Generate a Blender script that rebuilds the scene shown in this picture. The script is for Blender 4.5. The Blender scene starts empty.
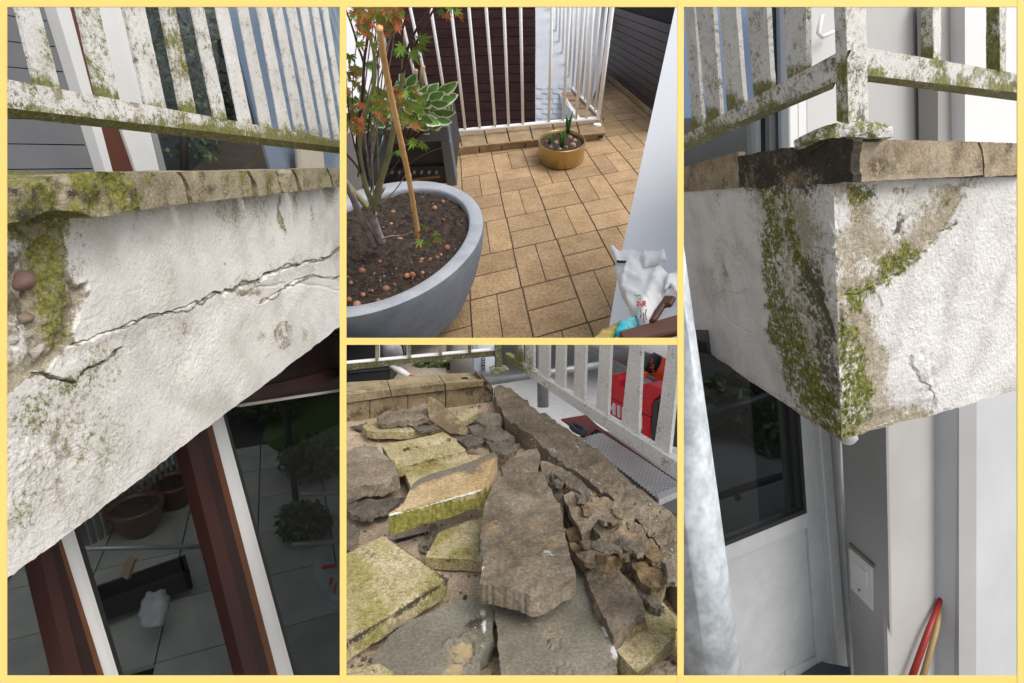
import bpy, bmesh, math, random
import numpy as np
from mathutils import Vector, Matrix
from mathutils.geometry import delaunay_2d_cdt

# ------------------------------------------------------------------ camera, world, sun, exposure
SC = bpy.context.scene
F = 560.0; CX = 512.0; CY = 341.5
PITCH = math.radians(17.5)
CAM = np.array([0.0, 0.0, 6.0])
FW = np.array([0, math.cos(PITCH), -math.sin(PITCH)])
UP = np.array([0, math.sin(PITCH), math.cos(PITCH)])
RT = np.array([1.0, 0, 0])
cd = bpy.data.cameras.new('camera'); cam = bpy.data.objects.new('camera', cd)
SC.collection.objects.link(cam)
cam.location = CAM; cam.rotation_euler = (math.pi/2 - PITCH, 0, 0)
cd.sensor_width = 36; cd.lens = 36*F/1024; cd.clip_start = 0.05; cd.clip_end = 2000
SC.camera = cam
SUN_EL, SUN_AZ = math.radians(54), math.radians(128)      # azimuth clockwise from +Y
w = bpy.data.worlds.new('World'); SC.world = w; w.use_nodes = True
nt = w.node_tree; bg = nt.nodes['Background']
sky = nt.nodes.new('ShaderNodeTexSky'); sky.sky_type = 'NISHITA'; sky.sun_disc = False
sky.sun_elevation = SUN_EL; sky.sun_rotation = SUN_AZ; sky.dust_density = 4; sky.air_density = 1.0; sky.ozone_density = 0.6
hs = nt.nodes.new('ShaderNodeHueSaturation'); hs.inputs['Saturation'].default_value = .38      # pale overcast rather than clear blue
nt.links.new(sky.outputs[0], hs.inputs['Color']); nt.links.new(hs.outputs[0], bg.inputs[0]); bg.inputs[1].default_value = 0.15
sd = bpy.data.lights.new('sun', 'SUN'); so = bpy.data.objects.new('sun', sd); SC.collection.objects.link(so)
sd.energy = 1.05; sd.angle = math.radians(42); sd.color = (1, .96, .9)
_d = Vector((math.sin(SUN_AZ)*math.cos(SUN_EL), math.cos(SUN_AZ)*math.cos(SUN_EL), math.sin(SUN_EL)))
so.rotation_euler = _d.to_track_quat('Z', 'Y').to_euler(); so.location = (4, -6, 14)
SC.view_settings.view_transform = 'Standard'; SC.view_settings.look = 'None'
SC.view_settings.gamma = 1; SC.view_settings.exposure = 0.44
random.seed(7); RNG = np.random.default_rng(7)

# ------------------------------------------------------------------ geometry of sight lines and planes
def ray(u, v):
    u = np.asarray(u, float); v = np.asarray(v, float)
    return ((u-CX)/F)[..., None]*RT + ((CY-v)/F)[..., None]*UP + FW
def pt(u, v, t): return CAM + ray(u, v)*(np.asarray(t, float)[..., None] if np.ndim(t) else t)
def unit(a): a = np.asarray(a, float); return a/np.linalg.norm(a)
class Plane:
    def __init__(s, p, n):
        s.p = np.asarray(p, float); s.n = unit(n)
        if s.n @ (CAM - s.p) < 0: s.n = -s.n          # faces the viewer's side
    def hit(s, u, v):
        r = ray(u, v); t = ((s.p-CAM) @ s.n)/(r @ s.n)
        return CAM + r*t[..., None]
    def shift(s, d): return Plane(s.p + s.n*d, s.n)
def plane3(a, b, c): return Plane(a, np.cross(np.subtract(b, a), np.subtract(c, a)))
def plane_dirs(p, d1, d2): return Plane(p, np.cross(d1, d2))
def fitplane(P):
    c = P.mean(0); return Plane(c, np.linalg.svd(P-c)[2][2])
def proj(P):
    q = np.asarray(P) - CAM; z = q @ FW
    return CX + F*(q @ RT)/z, CY - F*(q @ UP)/z

# ------------------------------------------------------------------ noise
def _h(i, j, k, s):
    x = np.sin(i*127.1 + j*311.7 + k*74.7 + s*53.3)*43758.5453
    return x - np.floor(x)
def vnoise(P, scale, seed=0):
    Q = np.asarray(P)/scale; I = np.floor(Q); f = Q-I; f = f*f*(3-2*f)
    i, j, k = I[..., 0], I[..., 1], I[..., 2]; x, y, z = f[..., 0], f[..., 1], f[..., 2]
    r = 0
    for a in (0, 1):
        for b in (0, 1):
            for c in (0, 1):
                r = r + _h(i+a, j+b, k+c, seed)*(x if a else 1-x)*(y if b else 1-y)*(z if c else 1-z)
    return r*2-1
def fbm(P, scale, seed=0, oct=3):
    r = 0; a = 1
    for o in range(oct): r = r + a*vnoise(P, scale/2**o, seed+o*7); a *= .5
    return r
def smooth(x, a, b):
    t = np.clip((x-a)/(b-a), 0, 1); return t*t*(3-2*t)
def pldist(u, v, pl):
    """pixel distance to a polyline, and signed side (+ below)"""
    best = np.full(np.shape(u), 1e9)
    for (x0, y0), (x1, y1) in zip(pl[:-1], pl[1:]):
        dx, dy = x1-x0, y1-y0; L = dx*dx+dy*dy
        s = np.clip(((u-x0)*dx + (v-y0)*dy)/L, 0, 1)
        best = np.minimum(best, np.hypot(u-x0-s*dx, v-y0-s*dy))
    return best
def inpoly(u, v, poly):
    u = np.asarray(u, float); v = np.asarray(v, float); r = np.zeros(u.shape, bool)
    for (x0, y0), (x1, y1) in zip(poly, list(poly[1:])+[poly[0]]):
        if y0 == y1: continue
        c = ((y0 > v) != (y1 > v)) & (u < (x1-x0)*(v-y0)/(y1-y0)+x0); r ^= c
    return r
def warp(u, v, amp=2.0, sc=9.0, seed=0):
    """ragged outlines: shift sample points by a small noise"""
    q = np.stack([u/sc, v/sc, 0*u+seed], -1)
    return u+amp*fbm(q, 1, 81, 2), v+amp*fbm(q, 1, 91, 2)
def blob(u, v, cx, cy, rx, ry, rot=0):
    c, s = math.cos(rot), math.sin(rot); x = (u-cx)*c+(v-cy)*s; y = -(u-cx)*s+(v-cy)*c
    return np.clip(1-np.hypot(x/rx, y/ry), 0, 1)

# ------------------------------------------------------------------ materials
MATS = {}
def _noise(n, l, co, scale, detail=4, rough=.55):
    t = n.new('ShaderNodeTexNoise'); t.inputs['Scale'].default_value = scale
    t.inputs['Detail'].default_value = detail; t.inputs['Roughness'].default_value = rough
    l.new(co, t.inputs['Vector']); return t.outputs['Fac']
def _ramp(n, l, fac, stops):
    r = n.new('ShaderNodeValToRGB'); cr = r.color_ramp
    while len(cr.elements) < len(stops): cr.elements.new(.5)
    for e, (p, c) in zip(cr.elements, stops): e.position = p; e.color = (*c, 1)
    l.new(fac, r.inputs[0]); return r.outputs[0]
def _mix(n, l, fac, a, b, mode='MIX'):
    m = n.new('ShaderNodeMix'); m.data_type = 'RGBA'; m.blend_type = mode
    for s, x in ((0, fac), (6, a), (7, b)):
        if isinstance(x, (int, float)): m.inputs[s].default_value = x
        elif isinstance(x, tuple): m.inputs[s].default_value = (*x, 1)
        else: l.new(x, m.inputs[s])
    return m.outputs[2]
def _math(n, l, op, a, b=0, clamp=False):
    m = n.new('ShaderNodeMath'); m.operation = op; m.use_clamp = clamp
    for s, x in ((0, a), (1, b)):
        if isinstance(x, (int, float)): m.inputs[s].default_value = x
        else: l.new(x, m.inputs[s])
    return m.outputs[0]
MOSS = ((.045, .055, .008), (.15, .15, .02), (.28, .26, .07))
def mat(name, cols, scale=8, rough=.7, bump=.3, bscale=None, fine=None, fineamt=.25, metal=0, spec=.35, mask=None, var=.12, stretch=None, bdist=.01):
    """cols: 2-4 colours spread over a noise; fine: scale of a second speckle; mask: colours of vertex mask channels R, G, B"""
    if name in MATS: return MATS[name]
    m = bpy.data.materials.new(name); MATS[name] = m; m.use_nodes = True
    n, l = m.node_tree.nodes, m.node_tree.links; p = n['Principled BSDF']
    tc = n.new('ShaderNodeTexCoord'); co = tc.outputs['Object']
    if stretch:
        mp = n.new('ShaderNodeMapping'); mp.inputs['Scale'].default_value = stretch; l.new(co, mp.inputs[0]); co = mp.outputs[0]
    k = len(cols); f = _noise(n, l, co, scale, 6)
    c = _ramp(n, l, f, [(.3+.4*i/(k-1), x) for i, x in enumerate(cols)])
    if fine:
        g = _noise(n, l, co, fine, 2, .7)
        g2 = _ramp(n, l, g, [(.35, (1-fineamt,)*3), (.5, (1, 1, 1)), (.65, (1+fineamt,)*3)])
        c = _mix(n, l, 1.0, c, g2, 'MULTIPLY')
    if var:
        oi = n.new('ShaderNodeObjectInfo')
        vv = _math(n, l, 'MULTIPLY_ADD', oi.outputs['Random'], 2*var); vv.node.inputs[2].default_value = 1-var
        cb = n.new('ShaderNodeCombineColor')
        for i in range(3): l.new(vv, cb.inputs[i])
        c = _mix(n, l, 1.0, c, cb.outputs[0], 'MULTIPLY')
    if mask:
        at = n.new('ShaderNodeAttribute'); at.attribute_name = 'mask'
        sp = n.new('ShaderNodeSeparateColor'); l.new(at.outputs['Color'], sp.inputs[0])
        big = _noise(n, l, co, 70, 6, .75); sm = _noise(n, l, co, 260, 4, .75)
        for ch, mc in mask.items():
            i = 'RGB'.index(ch)
            if mc is None: continue
            nz = _math(n, l, 'ADD', _math(n, l, 'MULTIPLY', big, 2.0), _math(n, l, 'MULTIPLY', sm, 1.5))
            x = _math(n, l, 'ADD', sp.outputs[i], _math(n, l, 'SUBTRACT', nz, 1.75))
            x = _math(n, l, 'MULTIPLY', _math(n, l, 'SUBTRACT', x, .34), 2.6, True)
            x = _math(n, l, 'MULTIPLY', x, .94)
            kk = len(mc); mcol = _ramp(n, l, _noise(n, l, co, 90+40*i, 5, .75), [(.33+.34*q/(kk-1), y) for q, y in enumerate(mc)])
            c = _mix(n, l, x, c, mcol)
    l.new(c, p.inputs['Base Color'])
    p.inputs['Roughness'].default_value = rough; p.inputs['Metallic'].default_value = metal
    p.inputs['Specular IOR Level'].default_value = spec
    if bump:
        b = n.new('ShaderNodeBump'); b.inputs['Strength'].default_value = bump; b.inputs['Distance'].default_value = bdist
        l.new(_noise(n, l, co, bscale or scale*6, 6, .65), b.inputs['Height']); l.new(b.outputs[0], p.inputs['Normal'])
    return m
def glass(name, tint, refl=1.0, rough=.02):
    m = bpy.data.materials.new(name); m.use_nodes = True; n, l = m.node_tree.nodes, m.node_tree.links
    n.remove(n['Principled BSDF']); t = n.new('ShaderNodeBsdfTransparent'); t.inputs[0].default_value = (*tint, 1)
    g = n.new('ShaderNodeBsdfGlossy'); g.inputs['Roughness'].default_value = rough; g.inputs[0].default_value = (refl, refl, refl, 1)
    fr = n.new('ShaderNodeFresnel'); fr.inputs[0].default_value = 1.45
    mx = n.new('ShaderNodeMixShader'); ge = n.new('ShaderNodeNewGeometry'); fm = _math(n, l, 'MULTIPLY', fr.outputs[0], _math(n, l, 'SUBTRACT', 1.0, ge.outputs['Backfacing'])); l.new(fm, mx.inputs[0]); l.new(t.outputs[0], mx.inputs[1]); l.new(g.outputs[0], mx.inputs[2])
    l.new(mx.outputs[0], n['Material Output'].inputs[0]); return m

# ------------------------------------------------------------------ objects: each bay of the stand keeps its own things
PANEL = None
BAYS = {1: [('u', 343.0, -1)], 2: [('u', 343.4, 1), ('u', 680.6, -1), ('v', 341.3, -1)],
        3: [('u', 343.4, 1), ('u', 680.6, -1), ('v', 341.8, 1)], 4: [('u', 681.2, 1)]}
def bay_planes():
    r = []
    for ax, c, s in BAYS.get(PANEL, []):
        # keep points with s*(coord-c) >= 0
        n = (RT*F - FW*(c-CX)) if ax == 'u' else (-UP*F - FW*(c-CY))
        r.append(unit(n)*s)
    return r
LOC = {}
def tag(o, label=None, cat=None, group=None, kind=None):
    if label: o['label'] = label
    if cat: o['category'] = cat
    if group: o['group'] = group
    if kind: o['kind'] = kind
    return o
def thing(name, label, cat, base, group=None):
    o = bpy.data.objects.new(name, None); SC.collection.objects.link(o)
    o.empty_display_size = .05; base = np.asarray(base, float); o.location = base; LOC[o] = base
    return tag(o, label, cat, group)
def mk(name, V, Fc, m, parent=None, smooth=False, mask=None, bevel=0, kind=None, label=None, mi=None, fixn=True, seg=1):
    V = np.asarray(V, float)
    base = LOC[parent] if parent is not None else np.array([V[:, 0].mean(), V[:, 1].mean(), V[:, 2].min()])
    pl = bay_planes()
    me = bpy.data.meshes.new(name)
    me.from_pydata((V-base).tolist(), [], [list(map(int, f)) for f in Fc])
    for x in (m if isinstance(m, (list, tuple)) else [m]): me.materials.append(x)
    if mi is not None: me.polygons.foreach_set('material_index', np.asarray(mi, dtype=np.int32))
    if mask is not None:
        at = me.color_attributes.new('mask', 'FLOAT_COLOR', 'POINT')
        c = np.ones((len(V), 4)); c[:, :3] = mask; at.data.foreach_set('color', c.ravel().astype(np.float32))
    cut = [n for n in pl if ((V-CAM) @ n).min() < -1e-6]
    if cut or bevel or (fixn and len(V) < 6000):
        bm = bmesh.new(); bm.from_mesh(me)
        if fixn: bmesh.ops.recalc_face_normals(bm, faces=bm.faces[:])
        if bevel:
            es = [e for e in bm.edges if len(e.link_faces) == 2 and e.calc_face_angle(0) > .5]
            bmesh.ops.bevel(bm, geom=es, offset=bevel, segments=seg, profile=.6, affect='EDGES', clamp_overlap=True)
        for n in cut:
            g = bm.verts[:]+bm.edges[:]+bm.faces[:]
            if not g: break
            r = bmesh.ops.bisect_plane(bm, geom=g, dist=1e-6, plane_co=Vector(CAM-base), plane_no=Vector(n), clear_inner=True)
            ed = [e for e in r['geom_cut'] if isinstance(e, bmesh.types.BMEdge)]
            if ed: bmesh.ops.holes_fill(bm, edges=ed, sides=0)
        bm.to_mesh(me); bm.free()
    if len(me.polygons) == 0: bpy.data.meshes.remove(me); return None
    if smooth: me.polygons.foreach_set('use_smooth', np.ones(len(me.polygons), bool))
    o = bpy.data.objects.new(name, me); SC.collection.objects.link(o)
    if parent is not None: o.parent = parent; o.location = (0, 0, 0)
    else: o.location = base
    LOC[o] = base
    if kind: o['kind'] = kind
    if label: o['label'] = label
    return o
def prism(name, pts, plane, th, m, parent=None, d=None, **k):
    """an outline standing in its plane, with real thickness behind it"""
    p = np.array(pts, float); A = plane.hit(p[:, 0], p[:, 1]); n = len(A)
    d = -plane.n if d is None else unit(d)
    V = np.vstack([A, A+d*th]); Fc = [list(range(n)), list(range(2*n-1, n-1, -1))]
    Fc += [[i, (i+1) % n, n+(i+1) % n, n+i] for i in range(n)]
    return mk(name, V, Fc, m, parent, **k)
def resample(pts, step, jit=0, closed=True):
    out = []; P = [np.array(p[:2], float) for p in pts]; k = len(P)
    for i in range(k if closed else k-1):
        a, b = P[i], P[(i+1) % k]; L = np.linalg.norm(b-a); s = max(1, int(round(L/step)))
        nn = np.array([b[1]-a[1], a[0]-b[0]])/max(L, 1e-6)
        for q in range(s):
            x = a+(b-a)*q/s
            if q and jit: x = x + nn*RNG.uniform(-jit, jit)
            out.append(x)
    return np.array(out)
def slab(name, pts, plane, th, m, parent=None, step=5, jit=.6, rough=.004, rscale=.05, side=.3, d=None, bulge=0, smoothf=False, maskf=None, dispf=None, rows=2, tuck=0.0, **k):
    """a broken or worn piece: uneven top face inside an outline, ragged sides, a back"""
    B = resample(pts, step, jit); poly = [tuple(p) for p in B]
    u0, v0 = B.min(0); u1, v1 = B.max(0)
    gu, gv = np.meshgrid(np.arange(u0+step*.5, u1, step), np.arange(v0+step*.5, v1, step))
    gu = gu.ravel()+RNG.uniform(-.25, .25, gu.size)*step; gv = gv.ravel()+RNG.uniform(-.25, .25, gv.size)*step
    ok = inpoly(gu, gv, poly)
    dd = pldist(gu, gv, poly+[poly[0]]) if gu.size else np.zeros(0)
    ok &= dd > step*.45; nb = len(B)
    P2 = np.vstack([B, np.column_stack([gu[ok], gv[ok]])]); edge = np.concatenate([np.zeros(nb), dd[ok]])
    r = delaunay_2d_cdt([Vector(p) for p in P2], [(i, (i+1) % nb) for i in range(nb)], [], 1, 1e-5)
    vs = np.array([tuple(x) for x in r[0]]); tri = [list(f) for f in r[2]]
    org = [o[0] if o else -1 for o in r[3]]
    T = plane.hit(vs[:, 0], vs[:, 1]); e = np.array([edge[o] if o >= 0 else 0 for o in org])
    dz = fbm(T+RNG.uniform(0, 9, 3), rscale, 3)*rough
    if bulge: dz = dz + bulge*np.sqrt(np.clip(e/max(e.max(), 1), 0, 1))
    if dispf is not None: dz = dz + dispf(vs[:, 0], vs[:, 1], T)
    T = T + plane.n*dz[:, None]
    d = -plane.n if d is None else unit(d)
    # ordered boundary loop
    ec = {}
    for f in tri:
        for a, b in zip(f, f[1:]+f[:1]): ec[(a, b)] = 1
    nxt = {a: b for (a, b) in ec if (b, a) not in ec}
    if not nxt: return None
    s0 = next(iter(nxt)); loop = [s0]
    while nxt[loop[-1]] != s0 and len(loop) < 5000: loop.append(nxt[loop[-1]])
    L = len(loop); V = [T]; Fc = list(tri); prev = loop; cnt = len(T); ctr = T[loop].mean(0)
    for q in range(1, rows+1):
        R = T[loop]+d*th*q/rows
        R = R + (ctr-T[loop])*tuck*q/rows
        R = R + fbm(R+5, max(th, .01)*.9, 9)[:, None]*d*th*side*.35*(q < rows)
        off = fbm(R+2, max(th*.8, .012), 4)
        R = R + unit_rows(ctr-R)*(off*th*side*.5)[:, None]
        V.append(R); cur = list(range(cnt, cnt+L)); cnt += L
        Fc += [[prev[i], cur[i], cur[(i+1) % L], prev[(i+1) % L]] for i in range(L)]
        prev = cur
    Fc.append(prev[::-1]); V = np.vstack(V)
    mk_mask = None
    if maskf is not None:
        uu, vv = proj(V); mk_mask = maskf(uu, vv, V)
    return mk(name, V, Fc, m, parent, mask=mk_mask, smooth=smoothf, **k)
def unit_rows(A): return A/np.maximum(np.linalg.norm(A, axis=1), 1e-9)[:, None]
def colgrid(name, u0, u1, vt, vb, nu, nv, plane, m, dispf, maskf, parent=None, th=.1, bot=True, smoothf=False, **k):
    """a fine sheet of wall between an upper and a lower outline, with a soffit return"""
    U = np.linspace(u0, u1, nu)[None, :].repeat(nv, 0); s = np.linspace(0, 1, nv)[:, None]
    Vv = vt(U[0])[None, :]*(1-s) + vb(U[0])[None, :]*s
    P = plane.hit(U, Vv); dz = dispf(U, Vv, P); P = P + plane.n*dz[..., None]
    mk_m = maskf(U, Vv, P).reshape(-1, 3); V = P.reshape(-1, 3)
    idx = np.arange(nu*nv).reshape(nv, nu)
    Fc = np.stack([idx[:-1, :-1], idx[1:, :-1], idx[1:, 1:], idx[:-1, 1:]], -1).reshape(-1, 4)
    extra = [P[-1]-plane.n*(th*.05+dz[-1][:, None]*.5), P[-1]-plane.n*th]
    a = nu*nv; V = np.vstack([V]+extra); mk_m = np.vstack([mk_m, mk_m[idx[-1]], mk_m[idx[-1]]*.3])
    rows = [idx[-1], np.arange(a, a+nu), np.arange(a+nu, a+2*nu)]
    for r0, r1 in zip(rows[:-1], rows[1:]):
        Fc = np.vstack([Fc, np.stack([r0[:-1], r1[:-1], r1[1:], r0[1:]], -1)])
    return mk(name, V, Fc.tolist(), m, parent, mask=mk_m, smooth=smoothf, fixn=False, **k)
def tube(name, pts, rad, m, parent=None, seg=10, smooth=True, cap=True, **k):
    P = np.array(pts, float); n = len(P); rad = np.broadcast_to(np.asarray(rad, float), (n,))
    V = []; prev = None
    for i in range(n):
        t = unit(P[min(i+1, n-1)]-P[max(i-1, 0)])
        a = np.array([0, 0, 1.]) if prev is None else prev
        a = a - t*(a @ t)
        if np.linalg.norm(a) < .1: a = np.array([1., 0, 0]) - t*t[0]
        a = unit(a); prev = a; b = np.cross(t, a)
        for s in range(seg):
            q = 2*math.pi*s/seg; V.append(P[i]+rad[i]*(a*math.cos(q)+b*math.sin(q)))
    Fc = [[i*seg+s, i*seg+(s+1) % seg, (i+1)*seg+(s+1) % seg, (i+1)*seg+s] for i in range(n-1) for s in range(seg)]
    if cap: Fc += [list(range(seg)), list(range(n*seg-1, (n-1)*seg-1, -1))]
    return mk(name, V, Fc, m, parent, smooth=smooth, **k)
def box3(o, a, b, c):
    """box spanned by three edge vectors from a corner"""
    o, a, b, c = map(lambda x: np.asarray(x, float), (o, a, b, c))
    V = [o, o+a, o+a+b, o+b, o+c, o+a+c, o+a+b+c, o+b+c]
    return np.array(V), [[0, 3, 2, 1], [4, 5, 6, 7], [0, 1, 5, 4], [1, 2, 6, 5], [2, 3, 7, 6], [3, 0, 4, 7]]
def join(parts):
    V = []; Fc = []; mi = []; c = 0
    for q in parts:
        v, f = q[0], q[1]; V.append(np.asarray(v)); Fc += [[x+c for x in ff] for ff in f]; c += len(v)
        mi += [q[2] if len(q) > 2 else 0]*len(f)
    return np.vstack(V), Fc, mi
def line(x0, y0, x1, y1): return lambda u: y0 + (y1-y0)*(np.asarray(u, float)-x0)/(x1-x0)
def pw(xs, ys): return lambda u: np.interp(np.asarray(u, float), xs, ys)

# ------------------------------------------------------------------ ground and the yellow stand
M_ground = mat('ground_concrete', [(.20, .19, .18), (.32, .31, .29)], 1.2, .85, .2, var=0)
G = 400
gv = [(-G, -G, 0), (G, -G, 0), (G, G, 0), (-G, G, 0)]
tag(mk('ground', gv, [[0, 1, 2, 3]], M_ground), kind='structure')
M_yel = mat('yellow_paint', [(.80, .60, .178), (.82, .615, .185)], 3, .55, 0, spec=.2, var=0)
FP = Plane(CAM+FW*1.0, -FW)
fr = thing('yellow_frame', 'slim yellow lattice of flat bars that divides the four bays', 'frame', CAM+FW*1.0-UP*.62)
def bar(name, u0, v0, u1, v1, p=FP): prism(name, [(u0, v0), (u1, v0), (u1, v1), (u0, v1)], p, .0015, M_yel, fr)
for u0, u1 in ((0, 6.6), (339.8, 346.3), (677.4, 683.8), (1017.4, 1024)): bar('upright_bar', u0-(1 if u0 == 0 else 0), -3, u1+(1 if u1 == 1024 else 0), 686)
FQ = FP.shift(-.0006)
for v0, v1, a, b in ((-2, 6.8, 0, 1024), (675.8, 686, 0, 1024), (337.8, 344.8, 340, 683)): bar('cross_bar', a, v0, b, v1, FQ)
# ================================================================== BAY ONE: cracked balcony edge over a garden door
PANEL = 1
H1 = ray(556, 162); Z = np.array([0, 0, 1.])
W1 = plane_dirs(pt(8, 350, 1.3), H1, Z)
M_plast = mat('white_render', [(.54, .515, .475), (.68, .66, .62), (.76, .74, .705)], 5, .9, .35, 130, fine=260, fineamt=.12, var=0,
              mask={'B': ((.36, .31, .20), (.22, .19, .12), (.50, .46, .36)), 'G': ((.03, .03, .025), (.16, .14, .11), (.10, .09, .06)), 'R': MOSS})
crackA = [(72, 345), (77.5, 343), (86, 341), (101, 332), (113, 330), (124.7, 326), (145, 318), (160, 314), (175, 310.5), (186, 308), (193.7, 302), (199, 303.5), (207, 298), (215.6, 292.7), (222, 294), (226, 289), (232.5, 291), (238, 287), (244, 282), (250, 282.5), (256, 281), (265, 275), (276, 270.5), (284, 268), (303, 263), (323, 259), (332, 253), (345, 244)]
crackB = [(259, 303), (266, 299), (276, 294), (283, 290), (290, 284), (298, 279), (310, 276), (322, 277.5), (331, 279), (345, 274)]
crackC = [(33, 374), (45, 374), (55, 379), (75, 381.5), (81, 374), (86, 368), (94, 366), (105, 360), (112, 354), (120, 349)]
crackD = [(80, 214), (86, 217), (92, 215), (110, 214)]
crackE = [(240, 296), (262, 287), (300, 283), (345, 292)]
rend = [(58, 212), (61, 224), (63, 240), (67, 258), (70, 274), (77, 285), (80, 283), (88, 279.5), (89, 288), (82, 300), (79, 315), (74, 330), (78, 341), (60, 352), (55, 360)]   # ragged edge of the sound render
bare_poly = [(0, 190), (58, 212), (61, 224), (63, 240), (67, 258), (70, 274), (77, 285), (80, 283), (88, 279.5), (89, 288), (82, 300), (79, 315), (74, 330), (78, 343), (60, 350), (45, 372), (33, 374), (0, 400)]
def disp1(u, v, P):
    u0_, v0_ = u, v; u, v = warp(u, v, 1.6, 7)
    near = 1-smooth(u, 20, 330)
    d = .0010*fbm(P, .0125, 1, 2) + .0010*np.abs(vnoise(P, .008, 4)) + .0045*fbm(P, .12, 8, 2)
    amp = 1+.5*smooth(v-(.5*u), 330, 420)*near; d = d*amp*np.clip(.75+.55*fbm(P, .16, 44, 3), .25, 1.4)
    d = d + .004*fbm(P, .35, 2, 2)
    ca, cb, cc, cdd, ce = [pldist(u, v, c) for c in (crackA, crackB, crackC, crackD, crackE)]
    nz = .5+.5*vnoise(P, .05, 12)
    wA = 1.1+1.1*smooth(u, 180, 225)*(1-smooth(u, 290, 330))*1.0+.6*nz
    lipA = smooth(ca, 14, 2)*(v > np.interp(u, [p[0] for p in crackA], [p[1] for p in crackA]))
    d = d + .0035*lipA*(.3+nz) - .018*smooth(ca, wA*.8, .2)
    d = d - .010*smooth(cb, .9+.5*nz, .2) + .0015*smooth(cb, 9, 1)*(v > np.interp(u, [p[0] for p in crackB], [p[1] for p in crackB]))
    d = d - .003*smooth(ce, 2.2, .3) - .004*smooth(cdd, 1.4, .3)
    # broken patch of old mortar at the corner: deep, pitted
    inn = inpoly(u, v, bare_poly)
    e = pldist(u, v, bare_poly + [bare_poly[0]])
    ins = inn*smooth(e, 0, 5)
    lump = fbm(P, .07, 21, 4)
    d = d*(1-ins) + ins*(-.012+.016*lump+.012*smooth(u, 40, 50)*smooth(70-u, 0, 12) - .014*(blob(u, v, 16, 300, 22, 40) > .2)*smooth(vnoise(P, .03, 5), .0, .5))
    # loose render flake under it
    fl = inpoly(u, v, [(60, 350), (78, 343), (100, 333), (122, 329), (120, 349), (105, 360), (94, 366), (86, 368), (81, 374), (75, 381), (55, 379), (45, 374)])
    d = d + fl*(.007+.003*lump)
    d = d - .016*smooth(cc, 2.2, .4)*(v > 300)
    # rounded throat under the coping
    top = 203+.0*u
    d = d + .012*smooth(235-v, 0, 25)*smooth(u, 70, 110)*(1-smooth(u, 120, 330))*.5
    return d
def mask1(u, v, P):
    u, v = warp(u, v, 3.0, 11, 3)
    n1 = fbm(P, .09, 31, 4); n2 = fbm(P, .03, 33, 3)
    moss = 1.0*blob(u, v, 50, 225, 24, 26) + .9*blob(u, v, 50, 258, 22, 66) + .8*blob(u, v, 57, 312, 18, 40) + .7*blob(u, v, 20, 228, 26, 22)
    moss += .62*blob(u, v, 100, 440, 40, 75, .2) + .6*blob(u, v, 22, 520, 26, 60) + .62*blob(u, v, 95, 372, 48, 26, -.5) + .5*blob(u, v, 40, 400, 46, 60) + .45*blob(u, v, 68, 388, 20, 16)
    moss += 1.5*smooth(pldist(u, v, [(278, 198), (280, 222), (284, 243)]), 3.2, .5)*(1-smooth(v, 215, 245)) + .7*blob(u, v, 313, 215, 5, 22) + .5*smooth(v, 196, 186)*smooth(u, 250, 275)
    moss += .15*smooth(pldist(u, v, crackC), 9, 1)
    moss += .5*smooth(pldist(u, v, [(48, 215), (49, 260), (54, 300), (58, 335)]), 26, 5)
    moss += .14*blob(u, v, 90, 430, 110, 150)+.14*blob(u, v, 20, 460, 60, 130)+.25*blob(u, v, 30, 230, 60, 60)
    moss = moss*(.95+.5*n1+.45*vnoise(P, .008, 77)*(v > 345))*(1-.28*(v > 345))
    moss = np.minimum(moss, .72+.25*n2)
    dirt = .22*(u < 85)*(v < 350)*(1+1.5*n2) + .75*smooth(pldist(u, v, crackA), 2.0, .6)*smooth(u, 90, 130) + .7*smooth(pldist(u, v, crackB), 1.8, .4) + .8*smooth(pldist(u, v, crackC), 2.0, .6)
    dirt += .9*blob(u, v, 14, 305, 14, 22) + .9*blob(u, v, 14, 265, 12, 14) + .5*blob(u, v, 60, 212, 22, 8) + .8*blob(u, v, 225, 265, 2.5, 2.5)
    inn = inpoly(u, v, bare_poly); e = pldist(u, v, bare_poly+[bare_poly[0]])
    bare = inn*(.5+.55*smooth(e, 0, 6)) * (1-1.0*blob(u, v, 12, 250, 26, 40)-.9*blob(u, v, 20, 345, 32, 40))
    bare += .95*(blob(u, v, 283, 336, 12, 20) > .25)*(.55+.4*n2) + .7*blob(u, v, 303, 334, 7, 12) + .75*blob(u, v, 248, 294, 22, 7) + .8*blob(u, v, 262, 336, 8, 12)
    bare += .45*blob(u, v, 95, 350, 30, 22) + .48*blob(u, v, 60, 440, 110, 130)*(1+.8*n2) + .42*blob(u, v, 190, 330, 40, 20) + .35*smooth(pldist(u, v, crackA), 16, 2)*smooth(u, 170, 260)
    bare += .25*blob(u, v, 240, 215, 60, 20)+.22*smooth(v, 240, 190)*smooth(u, 90, 140)+.18*n1*(u > 90)
    streak = vnoise(np.stack([u/5, v/60, 0*u], -1), 1, 14); bare += .30*np.clip(streak, 0, 1)*smooth(v-(215-.1*u), 60, 0)+.16*np.clip(streak, 0, 1)
    dirt += .25*np.clip(vnoise(np.stack([u/4, v/45, 0*u], -1), 1, 24)-.3, 0, 1)*smooth(v, 260, 195)
    return np.clip(np.stack([moss, dirt, bare], -1), 0, 1.3)
bw = thing('balcony_wall', 'white rendered balcony edge with a long jagged crack and a mossy broken corner', 'wall', W1.hit(np.array(170.), np.array(400.)))
vb1 = line(8.3, 578.6, 338.6, 327.6)
colgrid('render_face', -3, 347, pw([-3, 60, 140, 347], [196, 200, 196, 176]), lambda u: vb1(u)+.8*vnoise(np.stack([u*.2, u*0, u*0], -1), 1, 3), 370, 380, W1, M_plast, disp1, mask1, bw, th=.30)
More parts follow.
